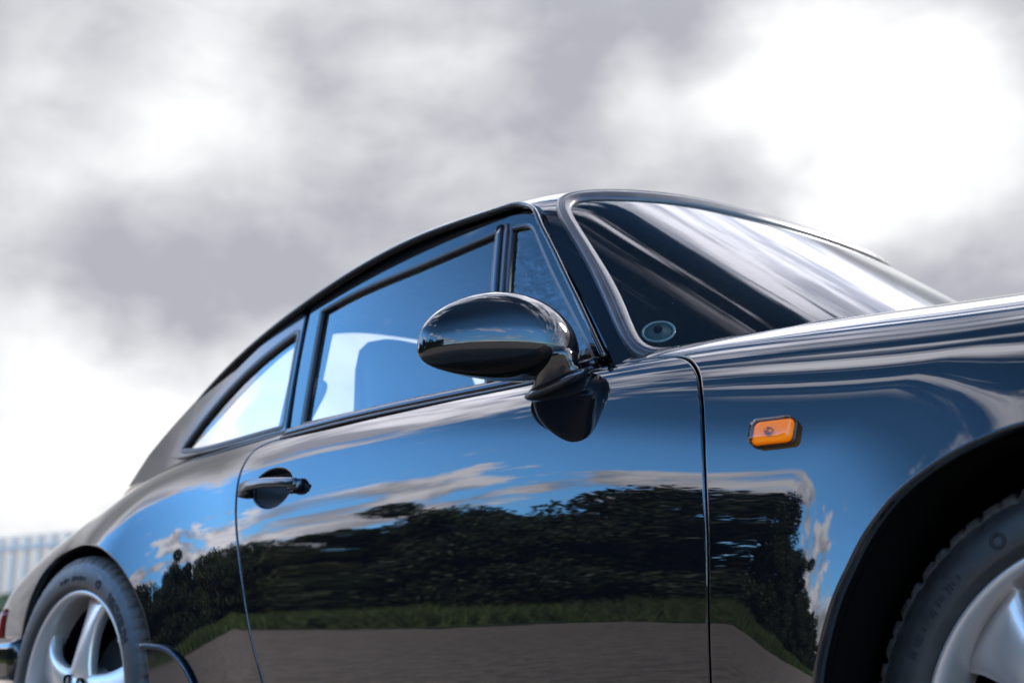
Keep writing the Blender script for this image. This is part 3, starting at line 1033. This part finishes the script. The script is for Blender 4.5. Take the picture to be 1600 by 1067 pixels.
SEAL_OUT = [(-.405, 0), (-.411, -.12), (-.432, -.25), (-.483, -.40), (-.545, -.54), (-.596, -.609), (-.627, -.640), (-.662, -.668), (-.684, -.684), (-.709, -.688), (-.739, -.681), (-.798, -.654), (-.866, -.622), (-.925, -.598), (-.983, -.573), (-1.008, -.553), (-1.022, -.532), (-1.012, -.49), (-.972, -.43), (-.935, -.37), (-.902, -.30), (-.872, -.236), (-.848, -.165), (-.836, -.08), (-.833, 0)]


def sym_loop(half):
    h = np.array(half)
    return np.vstack([h, (h[1:-1] * [1, -1])[::-1]])


sin_c, sout_c = spl(sym_loop(SEAL_IN), 321, closed=True), spl(sym_loop(SEAL_OUT), 321, closed=True)
REARW = sym_loop([(-1.945, 0), (-1.946, -.2), (-1.952, -.34), (-1.985, -.415), (-2.05, -.440), (-2.2, -.462), (-2.34, -.468), (-2.40, -.455), (-2.44, -.40), (-2.47, -.25), (-2.48, 0)])
rw = spl(REARW, closed=True)
rl = loop_of(rp, tail_, [(-2.72, -.43), (-2.78, 0), (-2.72, .43)], flip2(tail_), flip2(rp), front_base[::-1])
panel("roof", SH, rl, PAINT, car, UP, holes=[sout_c[::2], rw], lip=.0, hole_lip=.003, depth=.01, step=.014)
# headliner under the roof
HL = lambda u, v: shell(u, v) + np.array([0, 0, -.020])
panel("headliner", HL, loop_of([(-1.06, -.56), (-1.5, -.58), (-1.88, -.56)], [(-1.88, -.56), (-1.88, .56)], [(-1.88, .56), (-1.5, .58), (-1.06, .56)], [(-1.06, .56), (-.90, .35), (-.86, 0), (-.90, -.35), (-1.06, -.56)]), CABIN, car, (0, 0, -1), lip=0, step=.05)
# windscreen rubber: a moulded band between two outlines on the shell
kk = len(sin_c)
band = [(-.10, -.012), (.02, .004), (.12, .0085), (.28, .0100), (.36, .0072), (.42, .0098), (.60, .0098), (.76, .0065), (.90, .0050), (.98, .0020), (1.04, -.010)]
bn_u = surf_normal(SH, sout_c[:, 0], sout_c[:, 1], UP)
rings = []
for t_, h_ in band:
    q = sout_c * (1 - t_) + sin_c * t_
    rings.append(SH(q[:, 0], q[:, 1]) + surf_normal(SH, q[:, 0], q[:, 1], UP) * h_)
loft("windscreen_seal", rings, SEALM, car, caps=False)
panel("windscreen", SH, inset_loop(SH, sin_c[::2], -.004, UP), GLASS_WS, car, UP, lip=0, step=.016)
# specks of dust on the windscreen
DUST = material("pale_dust", (.20, .20, .19), .9)
sx_ = rng.uniform(-.80, -.48, 900)
sy_ = -.66 * np.sqrt(rng.uniform(0, 1, 900))
sok = inside(sin_c, np.stack([sx_, sy_], 1))
sx_, sy_ = sx_[sok][:110], sy_[sok][:110]
sp_ = SH(sx_, sy_)
sn_ = surf_normal(SH, sx_, sy_, UP)
dv, df = [], []
for p_, n_ in zip(sp_, sn_):
    a1 = np.cross(n_, (1, 0, 0))
    a1 /= np.linalg.norm(a1)
    a2 = np.cross(n_, a1)
    r_ = rng.uniform(.0002, .0005)
    b0 = len(dv)
    for q_ in range(6):
        an = q_ * math.pi / 3
        dv.append(p_ + n_ * .0006 + r_ * (math.cos(an) * a1 + math.sin(an) * a2) * rng.uniform(.7, 1.3))
    df.append(tuple(range(b0, b0 + 6)))
ds = emit("windscreen_dust", dv, df, DUST, car)
ds["kind"] = "stuff"
RWS = lambda u, v: shell(u, v) + np.array([0, 0, -.004])
panel("rear_window", RWS, rw, GLASS, car, (-.3, 0, 1), lip=0, step=.02)
rwc = SH(rw[:, 0], rw[:, 1])
sweep("rear_window_seal", rwc, surf_normal(SH, rw[:, 0], rw[:, 1], UP), [(.010 * math.cos(a), .007 * math.sin(a)) for a in np.linspace(0, 2 * math.pi, 10, endpoint=False)], RUBBER, car, closed=True)

# drip rail along pillar and roof edge
rc = spl(RAIL, 260)
rn = np.stack([np.zeros(len(rc)), -np.ones(len(rc)), np.full(len(rc), .25)], 1)
sweep("drip_rail", rc + np.array([0, -.002, -.001]), rn, [(-.0055, -.010), (-.0062, .004), (-.005, .0105), (-.002, .0125), (.0015, .0118), (.003, .009), (.0025, .0035), (-.0005, .0015), (-.001, -.010)], PAINT, car, both=True)

# side frame of the cabin with door and quarter-window openings
GL0 = lambda u, v: glass(u, v)
GLF = lambda u, v: glass(u, v) + np.array([0, -.007, 0])
DF_OUT = [[(-.773, .853), (-.816, .911), (-.854, .962), (-.899, 1.018), (-.961, 1.094), (-.991, 1.130), (-1.008, 1.150), (-1.029, 1.164), (-1.054, 1.171), (-1.093, 1.176), (-1.188, 1.177), (-1.36, 1.167), (-1.541, 1.139), (-1.65, 1.113), (-1.670, 1.106)],
          [(-1.670, 1.106), (-1.640, .97), (-1.602, .830)], [(-1.602, .830), (-1.2, .835), (-.773, .853)]]
dfo = loop_of(*DF_OUT)
QW_OUT = [[(-2.158, .843), (-2.118, .889), (-2.007, .970), (-1.872, 1.041), (-1.761, 1.085), (-1.700, 1.100)], [(-1.700, 1.100), (-1.682, 1.092)], [(-1.682, 1.092), (-1.650, .96), (-1.620, .836)], [(-1.620, .836), (-1.825, .831), (-2.0, .831), (-2.11, .834), (-2.158, .843)]]
qwo = loop_of(*QW_OUT)
rail_xz = [(p[0], p[2] + .004) for p in RAIL]
sf = loop_of(rail_xz, [(-2.335, .869), (-2.42, .80)], [(-2.42, .80), (-2.0, .80), (-1.3, .78), (-.72, .80)], [(-.72, .80), (-.748, .855)])
panel("cabin_side_frame", GL0, sf, PAINT, car, RIGHT, holes=[dfo, qwo], lip=0, hole_lip=.003, depth=.008, both=True)
# door window frame (painted) with openings for the drop glass and the vent pane
DG = [[(-1.568, .838), (-1.597, .97), (-1.627, 1.092)], [(-1.627, 1.092), (-1.507, 1.112), (-1.335, 1.127), (-1.215, 1.139), (-1.108, 1.150)], [(-1.108, 1.150), (-1.078, 1.03), (-1.031, .845)], [(-1.031, .845), (-1.25, .842), (-1.568, .838)]]
VG = [[(-.998, .846), (-1.044, 1.02), (-1.077, 1.148)], [(-1.077, 1.148), (-1.050, 1.148), (-1.025, 1.143), (-1.008, 1.130), (-.992, 1.110), (-.980, 1.094), (-.919, 1.016), (-.854, .937), (-.793, .860), (-.785, .850)], [(-.785, .850), (-.998, .846)]]
dgl, vgl = loop_of(*DG), loop_of(*VG)
panel("door_window_frame", GLF, inset_loop(GLF, dfo, .004, RIGHT), PAINT, car, RIGHT, holes=[dgl, vgl], lip=.004, hole_lip=.0025, depth=.012, both=True, step=.02)
panel("door_window", lambda u, v: glass(u, v) + np.array([0, .004, 0]), inset_loop(GL0, dgl, -.006, RIGHT), GLASS, car, RIGHT, lip=0, step=.02, both=True)
panel("vent_window", lambda u, v: glass(u, v) + np.array([0, .002, 0]), inset_loop(GL0, vgl, -.004, RIGHT), GLASS_VENT, car, RIGHT, lip=0, step=.02, both=True)
for nm, lp in (("door_window_seal", dgl), ("vent_window_seal", vgl)):
    q = inset_loop(GL0, lp, .003, RIGHT)
    sweep(nm, GL0(q[:, 0], q[:, 1]) + np.array([0, -.0015, 0]), (0, -1, 0), rrect(.010, .009, .003), RUBBER, car, closed=True, both=True)
# post between drop glass and vent pane
pc = spl([(-1.095, 1.153), (-1.062, 1.026), (-1.014, .846)], 20)
sweep("vent_post", GLF(pc[:, 0], pc[:, 1]) + np.array([-.004, -.001, 0]), (0, -1, 0), rrect(.015, .012, .004), ANOD, car, both=True)
sweep("vent_post_rubber", GLF(pc[:, 0], pc[:, 1]) + np.array([.010, .002, 0]), (0, -1, 0), rrect(.012, .010, .003), RUBBER, car, both=True)
# quarter window
QG = [[(-2.092, .851), (-2.027, .903), (-1.896, .982), (-1.782, 1.028), (-1.703, 1.052)], [(-1.703, 1.052), (-1.690, 1.050)], [(-1.690, 1.050), (-1.665, .95), (-1.638, .848)], [(-1.638, .848), (-1.831, .843), (-2.0, .843), (-2.092, .851)]]
qgl = loop_of(*QG)
panel("quarter_window_frame", GLF, inset_loop(GLF, qwo, .003, RIGHT), ANOD, car, RIGHT, holes=[inset_loop(GLF, qgl, .010, RIGHT, hole=True)], lip=.004, hole_lip=.003, depth=.010, both=True, step=.02)
q = inset_loop(GL0, qgl, -.004, RIGHT)
sweep("quarter_window_seal", GL0(q[:, 0], q[:, 1]) + np.array([0, -.003, 0]), (0, -1, 0), rrect(.014, .010, .004), RUBBER, car, closed=True, both=True)
panel("quarter_window", lambda u, v: glass(u, v) + np.array([0, .002, 0]), inset_loop(GL0, qgl, -.006, RIGHT), GLASS, car, RIGHT, lip=0, step=.02, both=True)
# belt mouldings under the door glass
bc = spl([(-1.602, .826), (-1.386, .833), (-1.224, .836), (-1.031, .838), (-.924, .840), (-.82, .845), (-.782, .849)], 60)
bp = GL0(bc[:, 0], bc[:, 1])
sweep("belt_moulding", bp + np.array([0, -.012, 0]), (0, -1, .4), rrect(.013, .020, .005), ANOD, car, both=True)
sweep("belt_rubber", bp + np.array([0, -.018, -.0105]), (0, -1, .4), rrect(.007, .018, .003), RUBBER, car, both=True)
sweep("belt_wiper_lip", bp + np.array([0, -.004, .0085]), (0, -1, .4), rrect(.006, .012, .002), RUBBER, car, both=True)

# ---- front lid, cowl, nose
hx = np.linspace(-.40, .80, 60)


def lid(u, v):
    """v -1..1 across"""
    u, v = np.broadcast_arrays(np.asarray(u, float), np.asarray(v, float))
    e = body(u, np.full(u.shape, .998))
    w_, z_ = -e[..., 1], e[..., 2]
    return np.stack([u, v * w_, z_ - .004 + .055 * (1 - v * v)], -1)


panel("front_lid", lid, loop_of([(-.40, -.985), (.79, -.985)], [(.79, -.985), (.79, .985)], [(.79, .985), (-.40, .985)], [(-.40, .985), (-.30, .5), (-.28, 0), (-.30, -.5), (-.40, -.985)]), PAINT, car, (0, 0, 1), step=.03, lip=.003)
panel("cowl", lid, loop_of([(-.41, -.985), (-.31, -.5), (-.29, 0), (-.31, .5), (-.41, .985)], [(-.41, .985), (-.72, .985)], [(-.72, .985), (-.72, -.985)], [(-.72, -.985), (-.41, -.985)]), MATTE, car, (0, 0, 1), step=.04, lip=0)
e0 = lid(np.full(41, .785), np.linspace(-1.28, 1.28, 41))
nose = []
for a in np.linspace(0, 1, 9):
    ring = []
    for p in e0:
        t = p[1] / .70
        bulge = .235 * max(0.0, 1 - abs(t) ** 2.6) ** .8
        zt = p[2] - .03 * max(0, abs(t) - .75) * 4
        ring.append((.785 + bulge * math.sin(min(1, a * 1.9) * math.pi / 2) - .03 * max(0, a - .6), p[1] * (1.0 - .03 * a), zt * (1 - a) + .20 * a + .05 * math.sin(a * math.pi) * (1 - a)))
    nose.append(ring)
nv = np.array(nose).reshape(-1, 3)
nf = [(r * 41 + c_, r * 41 + c_ + 1, (r + 1) * 41 + c_ + 1, (r + 1) * 41 + c_) for r in range(8) for c_ in range(40)]
fb = emit("front_bumper", nv, nf, PAINT, car)
fix_normals(fb.data)
for sg in (1, -1):
    hl = lathe("headlight", [(.0, -.045), (.04, -.041), (.075, -.028), (.096, -.006), (.104, .002), (.104, .06)], LAMP, car, 40, (.80, -.575 * sg, .655))
    hl.rotation_euler = (math.radians(20), 0, math.radians(90))

# ---- tail
tl_ = []
for k in range(9):
    a = k / 8
    ys = np.linspace(-1, 1, 25)
    tl_.append([(-3.0 - (.16 + .06 * math.sin(a * 3.1)) * (1 - abs(t) ** 2.6) - .04 * a, t * (.50 + .03 * math.sin(a * 3.1) - .03 * a), .56 - .36 * a + .06 * (1 - t * t) * (1 - a)) for t in ys])
R_ = np.array(tl_)
tf = [(i * 25 + j, i * 25 + j + 1, (i + 1) * 25 + j + 1, (i + 1) * 25 + j) for i in range(8) for j in range(24)]
tb = emit("tail_panel", R_.reshape(-1, 3), tf, PAINT, car)
fix_normals(tb.data)
# engine lid closes the body between shell and quarters
elv, elf = [], []
for i in range(14):
    x_ = -2.28 - .76 * i / 13
    e = body(np.array([x_]), np.array([.998]))[0]
    for t in np.linspace(-1, 1, 15):
        elv.append((x_, t * (-e[1] + .02), e[2] - .012 + .05 * (1 - t * t) * (1 - i / 16)))
elf = [(i * 15 + j, i * 15 + j + 1, (i + 1) * 15 + j + 1, (i + 1) * 15 + j) for i in range(13) for j in range(14)]
el = emit("engine_lid", elv, elf, PAINT, car)
fix_normals(el.data)
# rear bumper corner and lamp strip
bc_ = spl([(-2.56, -.735, .395), (-2.70, -.735, .395), (-2.88, -.70, .392), (-3.06, -.60, .39), (-3.22, -.38, .39), (-3.27, 0, .39), (-3.22, .38, .39), (-3.06, .60, .39), (-2.88, .70, .392), (-2.70, .735, .395), (-2.56, .735, .395)], 70)
nb = bc_ - np.array([-2.2, 0, .39])
nb[:, 2] = 0
sweep("rear_bumper", bc_, nb, rrect(.10, .07, .028), PAINT, car)
ls = []
for x_, w_ in ((-2.80, .012), (-2.86, .02), (-2.92, .02), (-2.98, .016)):
    e0 = body(np.array([x_] * 8), np.linspace(.17, .40, 8))
    ls.append(np.vstack([e0 + np.array([0, -.006, 0]), e0[::-1] + np.array([0, .02, 0])]))
loft("tail_lamp", ls, RED, car, both=True)

# ---- mirror: shell lofted outwards along y, foot on the door
mir = empty("side_mirror", parent=car)


mrings = []
for ph in np.linspace(.04, math.pi - .04, 40):
    t = (1 - math.cos(ph)) / 2                      # 0 at the door, 1 at the outer tip
    sz = math.sin(ph) ** .66
    y_ = -.690 - .241 * t
    up_ = float(cspline([0, .25, .5, .75, 1], [.092, .094, .088, .076, .066], t)) * sz
    dn_ = float(cspline([0, .25, .5, .75, 1], [.044, .047, .049, .047, .043], t)) * sz
    zb = float(cspline([0, .25, .5, .75, 1], [.862, .866, .869, .866, .856], t))
    fr_ = float(cspline([0, .25, .5, .75, 1], [.098, .098, .084, .066, .050], t)) * sz
    bk_ = .034 * sz
    xb = float(cspline([0, .25, .5, .75, 1], [-.862, -.876, -.890, -.902, -.911], t))
    mrings.append([(xb + (fr_ if math.cos(a) > 0 else bk_) * math.cos(a), y_, zb + (up_ if math.sin(a) > 0 else dn_) * math.sin(a)) for a in np.linspace(0, 2 * math.pi, 40, endpoint=False)])
loft("mirror_shell", mrings, PAINT, mir)


def blob_ring(c_, ax, bx, az, n=24, tilt=0.0):
    out = []
    for k in range(n):
        a = 2 * math.pi * k / n
        x_, y_ = ax * math.copysign(abs(math.cos(a)) ** .8, math.cos(a)), bx * math.copysign(abs(math.sin(a)) ** .8, math.sin(a))
        out.append((c_[0] + x_, c_[1] + y_, c_[2] + az * math.sin(a) + tilt * math.cos(a)))
    return out


neck = [blob_ring((-.812, -.752, .862), .030, .024, .004), blob_ring((-.812, -.748, .850), .032, .024, .005, tilt=.004), blob_ring((-.815, -.743, .839), .035, .0245, .006, tilt=.005),
        blob_ring((-.819, -.738, .831), .039, .025, .008, tilt=.007), blob_ring((-.824, -.734, .8255), .045, .0255, .010, tilt=.009), blob_ring((-.829, -.731, .8220), .053, .026, .011, tilt=.011)]
loft("mirror_neck", neck, PAINT, mir)
foot = [blob_ring((-.829, -.731, .8220), .053, .026, .011, tilt=.011), blob_ring((-.830, -.730, .8195), .0595, .0275, .012, tilt=.012), blob_ring((-.830, -.729, .8165), .0605, .028, .013, tilt=.012),
        blob_ring((-.830, -.725, .8130), .058, .026, .014, tilt=.012), blob_ring((-.830, -.706, .808), .050, .020, .014, tilt=.012)]
loft("mirror_foot", foot, ANOD, mir)
mg = [[(-.919 - .006 * i, y_, z_) for y_, z_ in [(-.835 + .080 * math.cos(a), .876 + .043 * math.sin(a)) for a in np.linspace(0, 2 * math.pi, 32, endpoint=False)]] for i in range(2)]
loft("mirror_glass", mg, CHROME, mir)

# ---- cabin
def seat(y0):
    s_ = empty("front_seat", parent=car)
    rings = []
    for z_, w_, x_, t_ in ((.50, .20, -1.52, .09), (.62, .20, -1.53, .10), (.74, .195, -1.555, .10), (.84, .18, -1.58, .08), (.92, .165, -1.605, .06), (.985, .155, -1.622, .05), (1.03, .140, -1.632, .045), (1.050, .118, -1.636, .04), (1.060, .085, -1.638, .03)):
        rings.append([(x_ + t_ * b, y0 + w_ * a, z_) for a, b in rrect(2, 1.6, .6, 6)])
    loft("backrest", rings, LEATHER, s_)
    rings = []
    for x_, h_ in ((-1.02, .04), (-1.05, .10), (-1.2, .12), (-1.45, .11), (-1.52, .08)):
        rings.append([(x_, y0 + .25 * a, .42 + h_ * b) for a, b in rrect(2, 1.6, .5, 5)])
    loft("cushion", rings, LEATHER, s_)


seat(-.355)
seat(.355)
rs = []
for z_, x_, t_ in ((.55, -1.95, .06), (.75, -1.99, .06), (.83, -2.01, .05), (.855, -2.015, .03)):
    rs.append([(x_ + t_ * b, .46 * a, z_) for a, b in rrect(2, 1.6, .5, 5)])
loft("rear_seat", rs, LEATHER, car)
# inner pillar trim with belt guide
PT = lambda u, v: glass(u, v) + np.array([0, .045, 0])
ptl = loop_of([(-1.622, .80), (-1.620, .85), (-1.597, .905)], [(-1.597, .905), (-1.592, .925), (-1.602, .938), (-1.617, .942)], [(-1.617, .942), (-1.635, 1.05), (-1.648, 1.12)], [(-1.648, 1.12), (-1.74, 1.09)], [(-1.74, 1.09), (-1.71, .95), (-1.69, .80)], [(-1.69, .80), (-1.622, .80)])
panel("pillar_trim", PT, ptl, CABIN, car, (0, 1, 0), lip=.004, depth=.02, both=True, step=.03)
dash = []
for x_, z0, z1 in ((-.60, .70, .80), (-.66, .66, .852), (-.76, .62, .872), (-.86, .60, .862), (-.90, .60, .83)):
    dash.append([(x_, .64 * a, (z0 + z1) / 2 + (z1 - z0) / 2 * b) for a, b in rrect(2, 2, .3, 5)])
loft("dashboard", dash, CABIN, car)
fp = [[(x_, .62 * a, .25 + .05 * b) for a, b in rrect(2, 2, .3, 3)] for x_ in (-2.3, -.3)]
loft("floor_pan", fp, DARK, car)
# steering wheel
sw = empty("steering_wheel", parent=car)
ct = np.array([-.98, .36, .78])
ax_ = np.array([-.87, 0, .50])
e1 = np.array([0, 1, 0.0])
e2 = np.cross(ax_, e1)
cc = np.array([ct + .185 * (math.cos(a) * e1 + math.sin(a) * e2) for a in np.linspace(0, 2 * math.pi, 60, endpoint=False)])
sweep("rim", cc, ax_, [(.013 * math.cos(a), .013 * math.sin(a)) for a in np.linspace(0, 2 * math.pi, 10, endpoint=False)], LEATHER, sw, closed=True)
for a in (0, math.pi, -math.pi / 2):
    dirv = math.cos(a) * e1 + math.sin(a) * e2
    sweep("spoke", np.array([ct + dirv * .02, ct + dirv * .1, ct + dirv * .18]), ax_, rrect(.035, .02, .006), CABIN, sw)
# round paper-disc holder behind the corner of the windscreen
th_ = empty("disc_holder", parent=car)
tq = np.array([-.702, -.640])
tp = SH(tq[0:1], tq[1:2])[0]
tn = surf_normal(SH, tq[0:1], tq[1:2], UP)[0]
ta = np.array([-.6, .35, .75])
ta = ta - tn * (ta @ tn)
ta /= np.linalg.norm(ta)
tb_ = np.cross(tn, ta)
for nm, r0, off, mt in (("holder_rim", .034, .0045, CLEAR), ("paper_disc", .030, .007, None)):
    pass
rimc = np.array([tp - tn * .006 + .024 * (math.cos(a) * ta + math.sin(a) * tb_) for a in np.linspace(0, 2 * math.pi, 48, endpoint=False)])
sweep("holder_rim", rimc, tn, [(.0022 * math.cos(a), .002 * math.sin(a)) for a in np.linspace(0, 2 * math.pi, 8, endpoint=False)], LAMP, th_, closed=True)
PAPER = material("grey_paper", (0.05, 0.055, 0.055), 0.6, vary=(60, 0.25))
loft("paper_disc", [[tp - tn * o_ + .0225 * (math.cos(a) * ta + math.sin(a) * tb_) for a in np.linspace(0, 2 * math.pi, 48, endpoint=False)] for o_ in (.006, .0075)], PAPER, th_)
loft("suction_cap", [[tp - tn * o_ + .003 * ta + r_ * (math.cos(a) * ta + math.sin(a) * tb_) for a in np.linspace(0, 2 * math.pi, 24, endpoint=False)] for o_, r_ in ((.0058, .006), (.003, .007), (.002, .007))], DARK, th_)


# ---- wheels
def text_mesh(txt, height):
    cu = bpy.data.curves.new("txt", "FONT")
    cu.body = txt
    cu.size = height / .70
    cu.extrude = .0012
    cu.offset = .0012
    cu.space_character = 1.12
    ob = bpy.data.objects.new("txt", cu)
    COL.objects.link(ob)
    bpy.context.view_layer.update()
    dg = bpy.context.evaluated_depsgraph_get()
    me = bpy.data.meshes.new_from_object(ob.evaluated_get(dg))
    bpy.data.objects.remove(ob, do_unlink=True)
    return me


def tyre_prof(rt, wid, out_y):
    """radius, y (negative outside) from bead to bead"""
    w2 = wid
    return [(.2285, .020), (.234, .003), (.240, -.006), (.246, -.0115), (.2475, -.0125), (.256, -.0130), (.268, -.0125), (.279, -.0105), (.2875, -.0070), (.289, -.0060), (.2950, -.0040), (.3020, -.0005), (.3080, .006), (.3113, .016),
            (.3125, .034), (.3132, .050), (.3136, .060), (.3060, .0602), (.3060, .0698), (.3138, .070), (.3142, .100), (.3062, .1002), (.3062, .1098), (.3142, .110), (.3138, .140), (.3060, .1402), (.3060, .1498), (.3130, .150), (.312, .175), (.305, .195), (.28, .212), (.24, .205)]


def make_wheel(cx, cy, cz, spoke0, letters, sg=1):
    w = empty("wheel", parent=car)
    prof = np.array(tyre_prof(.318, .2, 0))
    seg = 432
    a = np.linspace(0, 2 * math.pi, seg, endpoint=False)
    rr = np.tile(prof[None, :, 0], (seg, 1))
    m_ = len(prof)
    # cross grooves in the shoulders, sloped like a directional pattern
    for j in range(10, 29):
        yy = prof[j, 1]
        ph = (np.arange(seg) + int(yy * 60)) % 12
        d_ = .0085 if (j <= 16 or j >= 27) else .006
        if j < 13:
            d_ *= (j - 9) / 4
        rr[:, j] -= np.where(ph < 2, d_, 0)
        ph2 = (np.arange(seg) + 6 + int(yy * 60)) % 12
        if j <= 14:
            rr[:, j] -= np.where(ph2 < 1, d_ * .7, 0)
    V = np.stack([rr * np.cos(a)[:, None], np.tile(prof[None, :, 1], (seg, 1)), rr * np.sin(a)[:, None]], -1).reshape(-1, 3)
    F = [(i * m_ + j, ((i + 1) % seg) * m_ + j, ((i + 1) % seg) * m_ + j + 1, i * m_ + j + 1) for i in range(seg) for j in range(m_ - 1)]
    ty = emit("tyre", V, F, TYRE, w, smooth=True)
    ty.data.materials.append(TREAD)
    mi = np.array([0 if (k % (m_ - 1)) < 10 else 1 for k in range(len(F))], dtype=np.int32)
    ty.data.polygons.foreach_set("material_index", mi)
    fix_normals(ty.data)
    ty.data.set_sharp_from_angle(angle=math.radians(50))
    for txt, ang, hgt, rad, mt in letters:
        me = text_mesh(txt, hgt)
        co = np.array([v.co for v in me.vertices])
        L = co[:, 0].max()
        for v, c_ in zip(me.vertices, co):
            r_ = rad + c_[1] - hgt / 2
            th = math.radians(ang) - (c_[0] - L / 2) / rad
            yb = np.interp(r_, [.240, .246, .256, .268, .279, .2875], [-.006, -.0115, -.0130, -.0125, -.0105, -.0070])
            v.co = (r_ * math.cos(th), yb - .0004 - max(0, c_[2]) * 1.0, r_ * math.sin(th))
        me.update()
        fix_normals(me)
        o = link("raised_lettering", me, mt, w)
    if letters:
        a_ = math.radians(letters[0][1] + 26)
        rc_ = np.array([((.2645 + .008 * math.cos(b)) * math.cos(a_) - .008 * math.sin(b) * math.sin(a_), -.0135, (.2645 + .008 * math.cos(b)) * math.sin(a_) + .008 * math.sin(b) * math.cos(a_)) for b in np.linspace(0, 2 * math.pi, 24, endpoint=False)])
        sweep("raised_ring", rc_, (0, -1, 0), rrect(.004, .002, .0008, 2), LETTER2, w, closed=True)
        bv, bf = [], []
        for q_ in range(15):
            a0 = math.radians(letters[0][1] + 40 + q_ * 1.5 + (q_ * 5 % 3) * .35 + (3 if q_ > 8 else 0))
            hh = (.0035, .0055, .0045, .0028)[(q_ * 7) % 4]
            b0 = len(bv)
            for rr_, da in ((.262 - hh, -.006), (.262 - hh, .006), (.262 + hh, .006), (.262 + hh, -.006)):
                for yy in (-.0125, -.0142):
                    bv.append((rr_ * math.cos(a0 + da), yy, rr_ * math.sin(a0 + da)))
            bf += [(b0 + 1, b0 + 3, b0 + 5, b0 + 7), (b0, b0 + 2, b0 + 3, b0 + 1), (b0 + 2, b0 + 4, b0 + 5, b0 + 3), (b0 + 4, b0 + 6, b0 + 7, b0 + 5), (b0 + 6, b0, b0 + 1, b0 + 7)]
        ob_ = emit("raised_bars", bv, bf, LETTER2, w, smooth=False)
        ob_["kind"] = "stuff"
    # rim: lip, barrel
    lathe("rim", [(.2365, .004), (.2375, -.001), (.2350, -.0045), (.2305, -.0050), (.2260, -.0015), (.2225, .010), (.2190, .022), (.2165, .045), (.2155, .060)], SILVER, w, 120)
    lathe("barrel", [(.2156, .058), (.2150, .080), (.212, .12), (.208, .17), (.215, .19), (.232, .195)], DARK, w, 72)  # deeper barrel coloured near-black for the shade inside the wheel
    # five broad spokes that twist into a dished hub
    sp = []
    for k in range(5):
        th = math.radians(spoke0 + 72 * k)
        rings = []
        for r_, hw, yf, th_k in ((.030, .054, -.002, .040), (.060, .050, -.003, .040), (.085, .043, -.002, .036), (.115, .0385, .001, .034), (.145, .0375, .006, .032), (.170, .0405, .011, .032), (.190, .0480, .016, .034), (.206, .058, .020, .036), (.218, .070, .024, .040)):
            ring = []
            for q_ in range(20):
                b = 2 * math.pi * q_ / 20
                cx_, sx_ = math.copysign(abs(math.cos(b)) ** .75, math.cos(b)), math.copysign(abs(math.sin(b)) ** .75, math.sin(b))
                off = hw * cx_
                y_ = yf + th_k * .5 - th_k * .5 * sx_ * (1.0 if sx_ > 0 else 1.0) + .010 * (cx_ if sx_ > 0 else 0) * (r_ / .22)
                ring.append((r_, off, y_))
            rings.append([(p[0] * math.cos(th) - p[1] * math.sin(th), p[2], p[0] * math.sin(th) + p[1] * math.cos(th)) for p in ring])
        o = loft("spoke", rings, SILVER, w)
    lathe("hub", [(.0, -.012), (.026, -.012), (.029, -.009), (.030, -.006), (.050, -.003), (.062, .002), (.070, .018), (.072, .06)], SILVER, w, 48)
    for k in range(5):
        th = math.radians(spoke0 + 36 + 72 * k)
        n_ = lathe("wheel_nut", [(.0, .002), (.008, .0022), (.010, .006), (.0125, -.0040), (.0130, -.008), (.0130, .02)], DARK, w, 16, (.0505 * math.cos(th), 0, .0505 * math.sin(th)))
    lathe("brake_disc", [(.06, .12), (.150, .12), (.151, .145), (.06, .145)], DISC, w, 64)
    lathe("drum_backing", [(.0, .15), (.20, .152), (.205, .19)], DARK, w, 48)
    va = math.radians(spoke0 + 72 * 4 + 27)
    vc = np.array([(.203 * math.cos(va), y_, .203 * math.sin(va)) for y_ in (.012, .03, .06)])
    sweep("valve", vc, (math.cos(va), 0, math.sin(va)), [(.0035 * math.cos(b), .0035 * math.sin(b)) for b in np.linspace(0, 2 * math.pi, 8, endpoint=False)], CHROME, w)
    w.location = (cx, cy, cz)
    w.scale = (1, sg, 1)
    return w


RL = [("MICHELIN", 42, .0185, .2640, LETTER2)]
FLT = [("MICHELIN", 92, .0185, .2640, LETTER2)]
make_wheel(-2.272, -.757, .31, 84, RL)
make_wheel(0.0, -.718, .31, 140, FLT)
make_wheel(-2.272, .757, .309, 20, [], -1)
make_wheel(0.0, .716, .31, 40, [], -1)

# parent keeps world positions
bpy.context.view_layer.update()
for o in set(bpy.data.objects) - _before:
    if o.parent is car:
        o.matrix_parent_inverse = car.matrix_world.inverted()
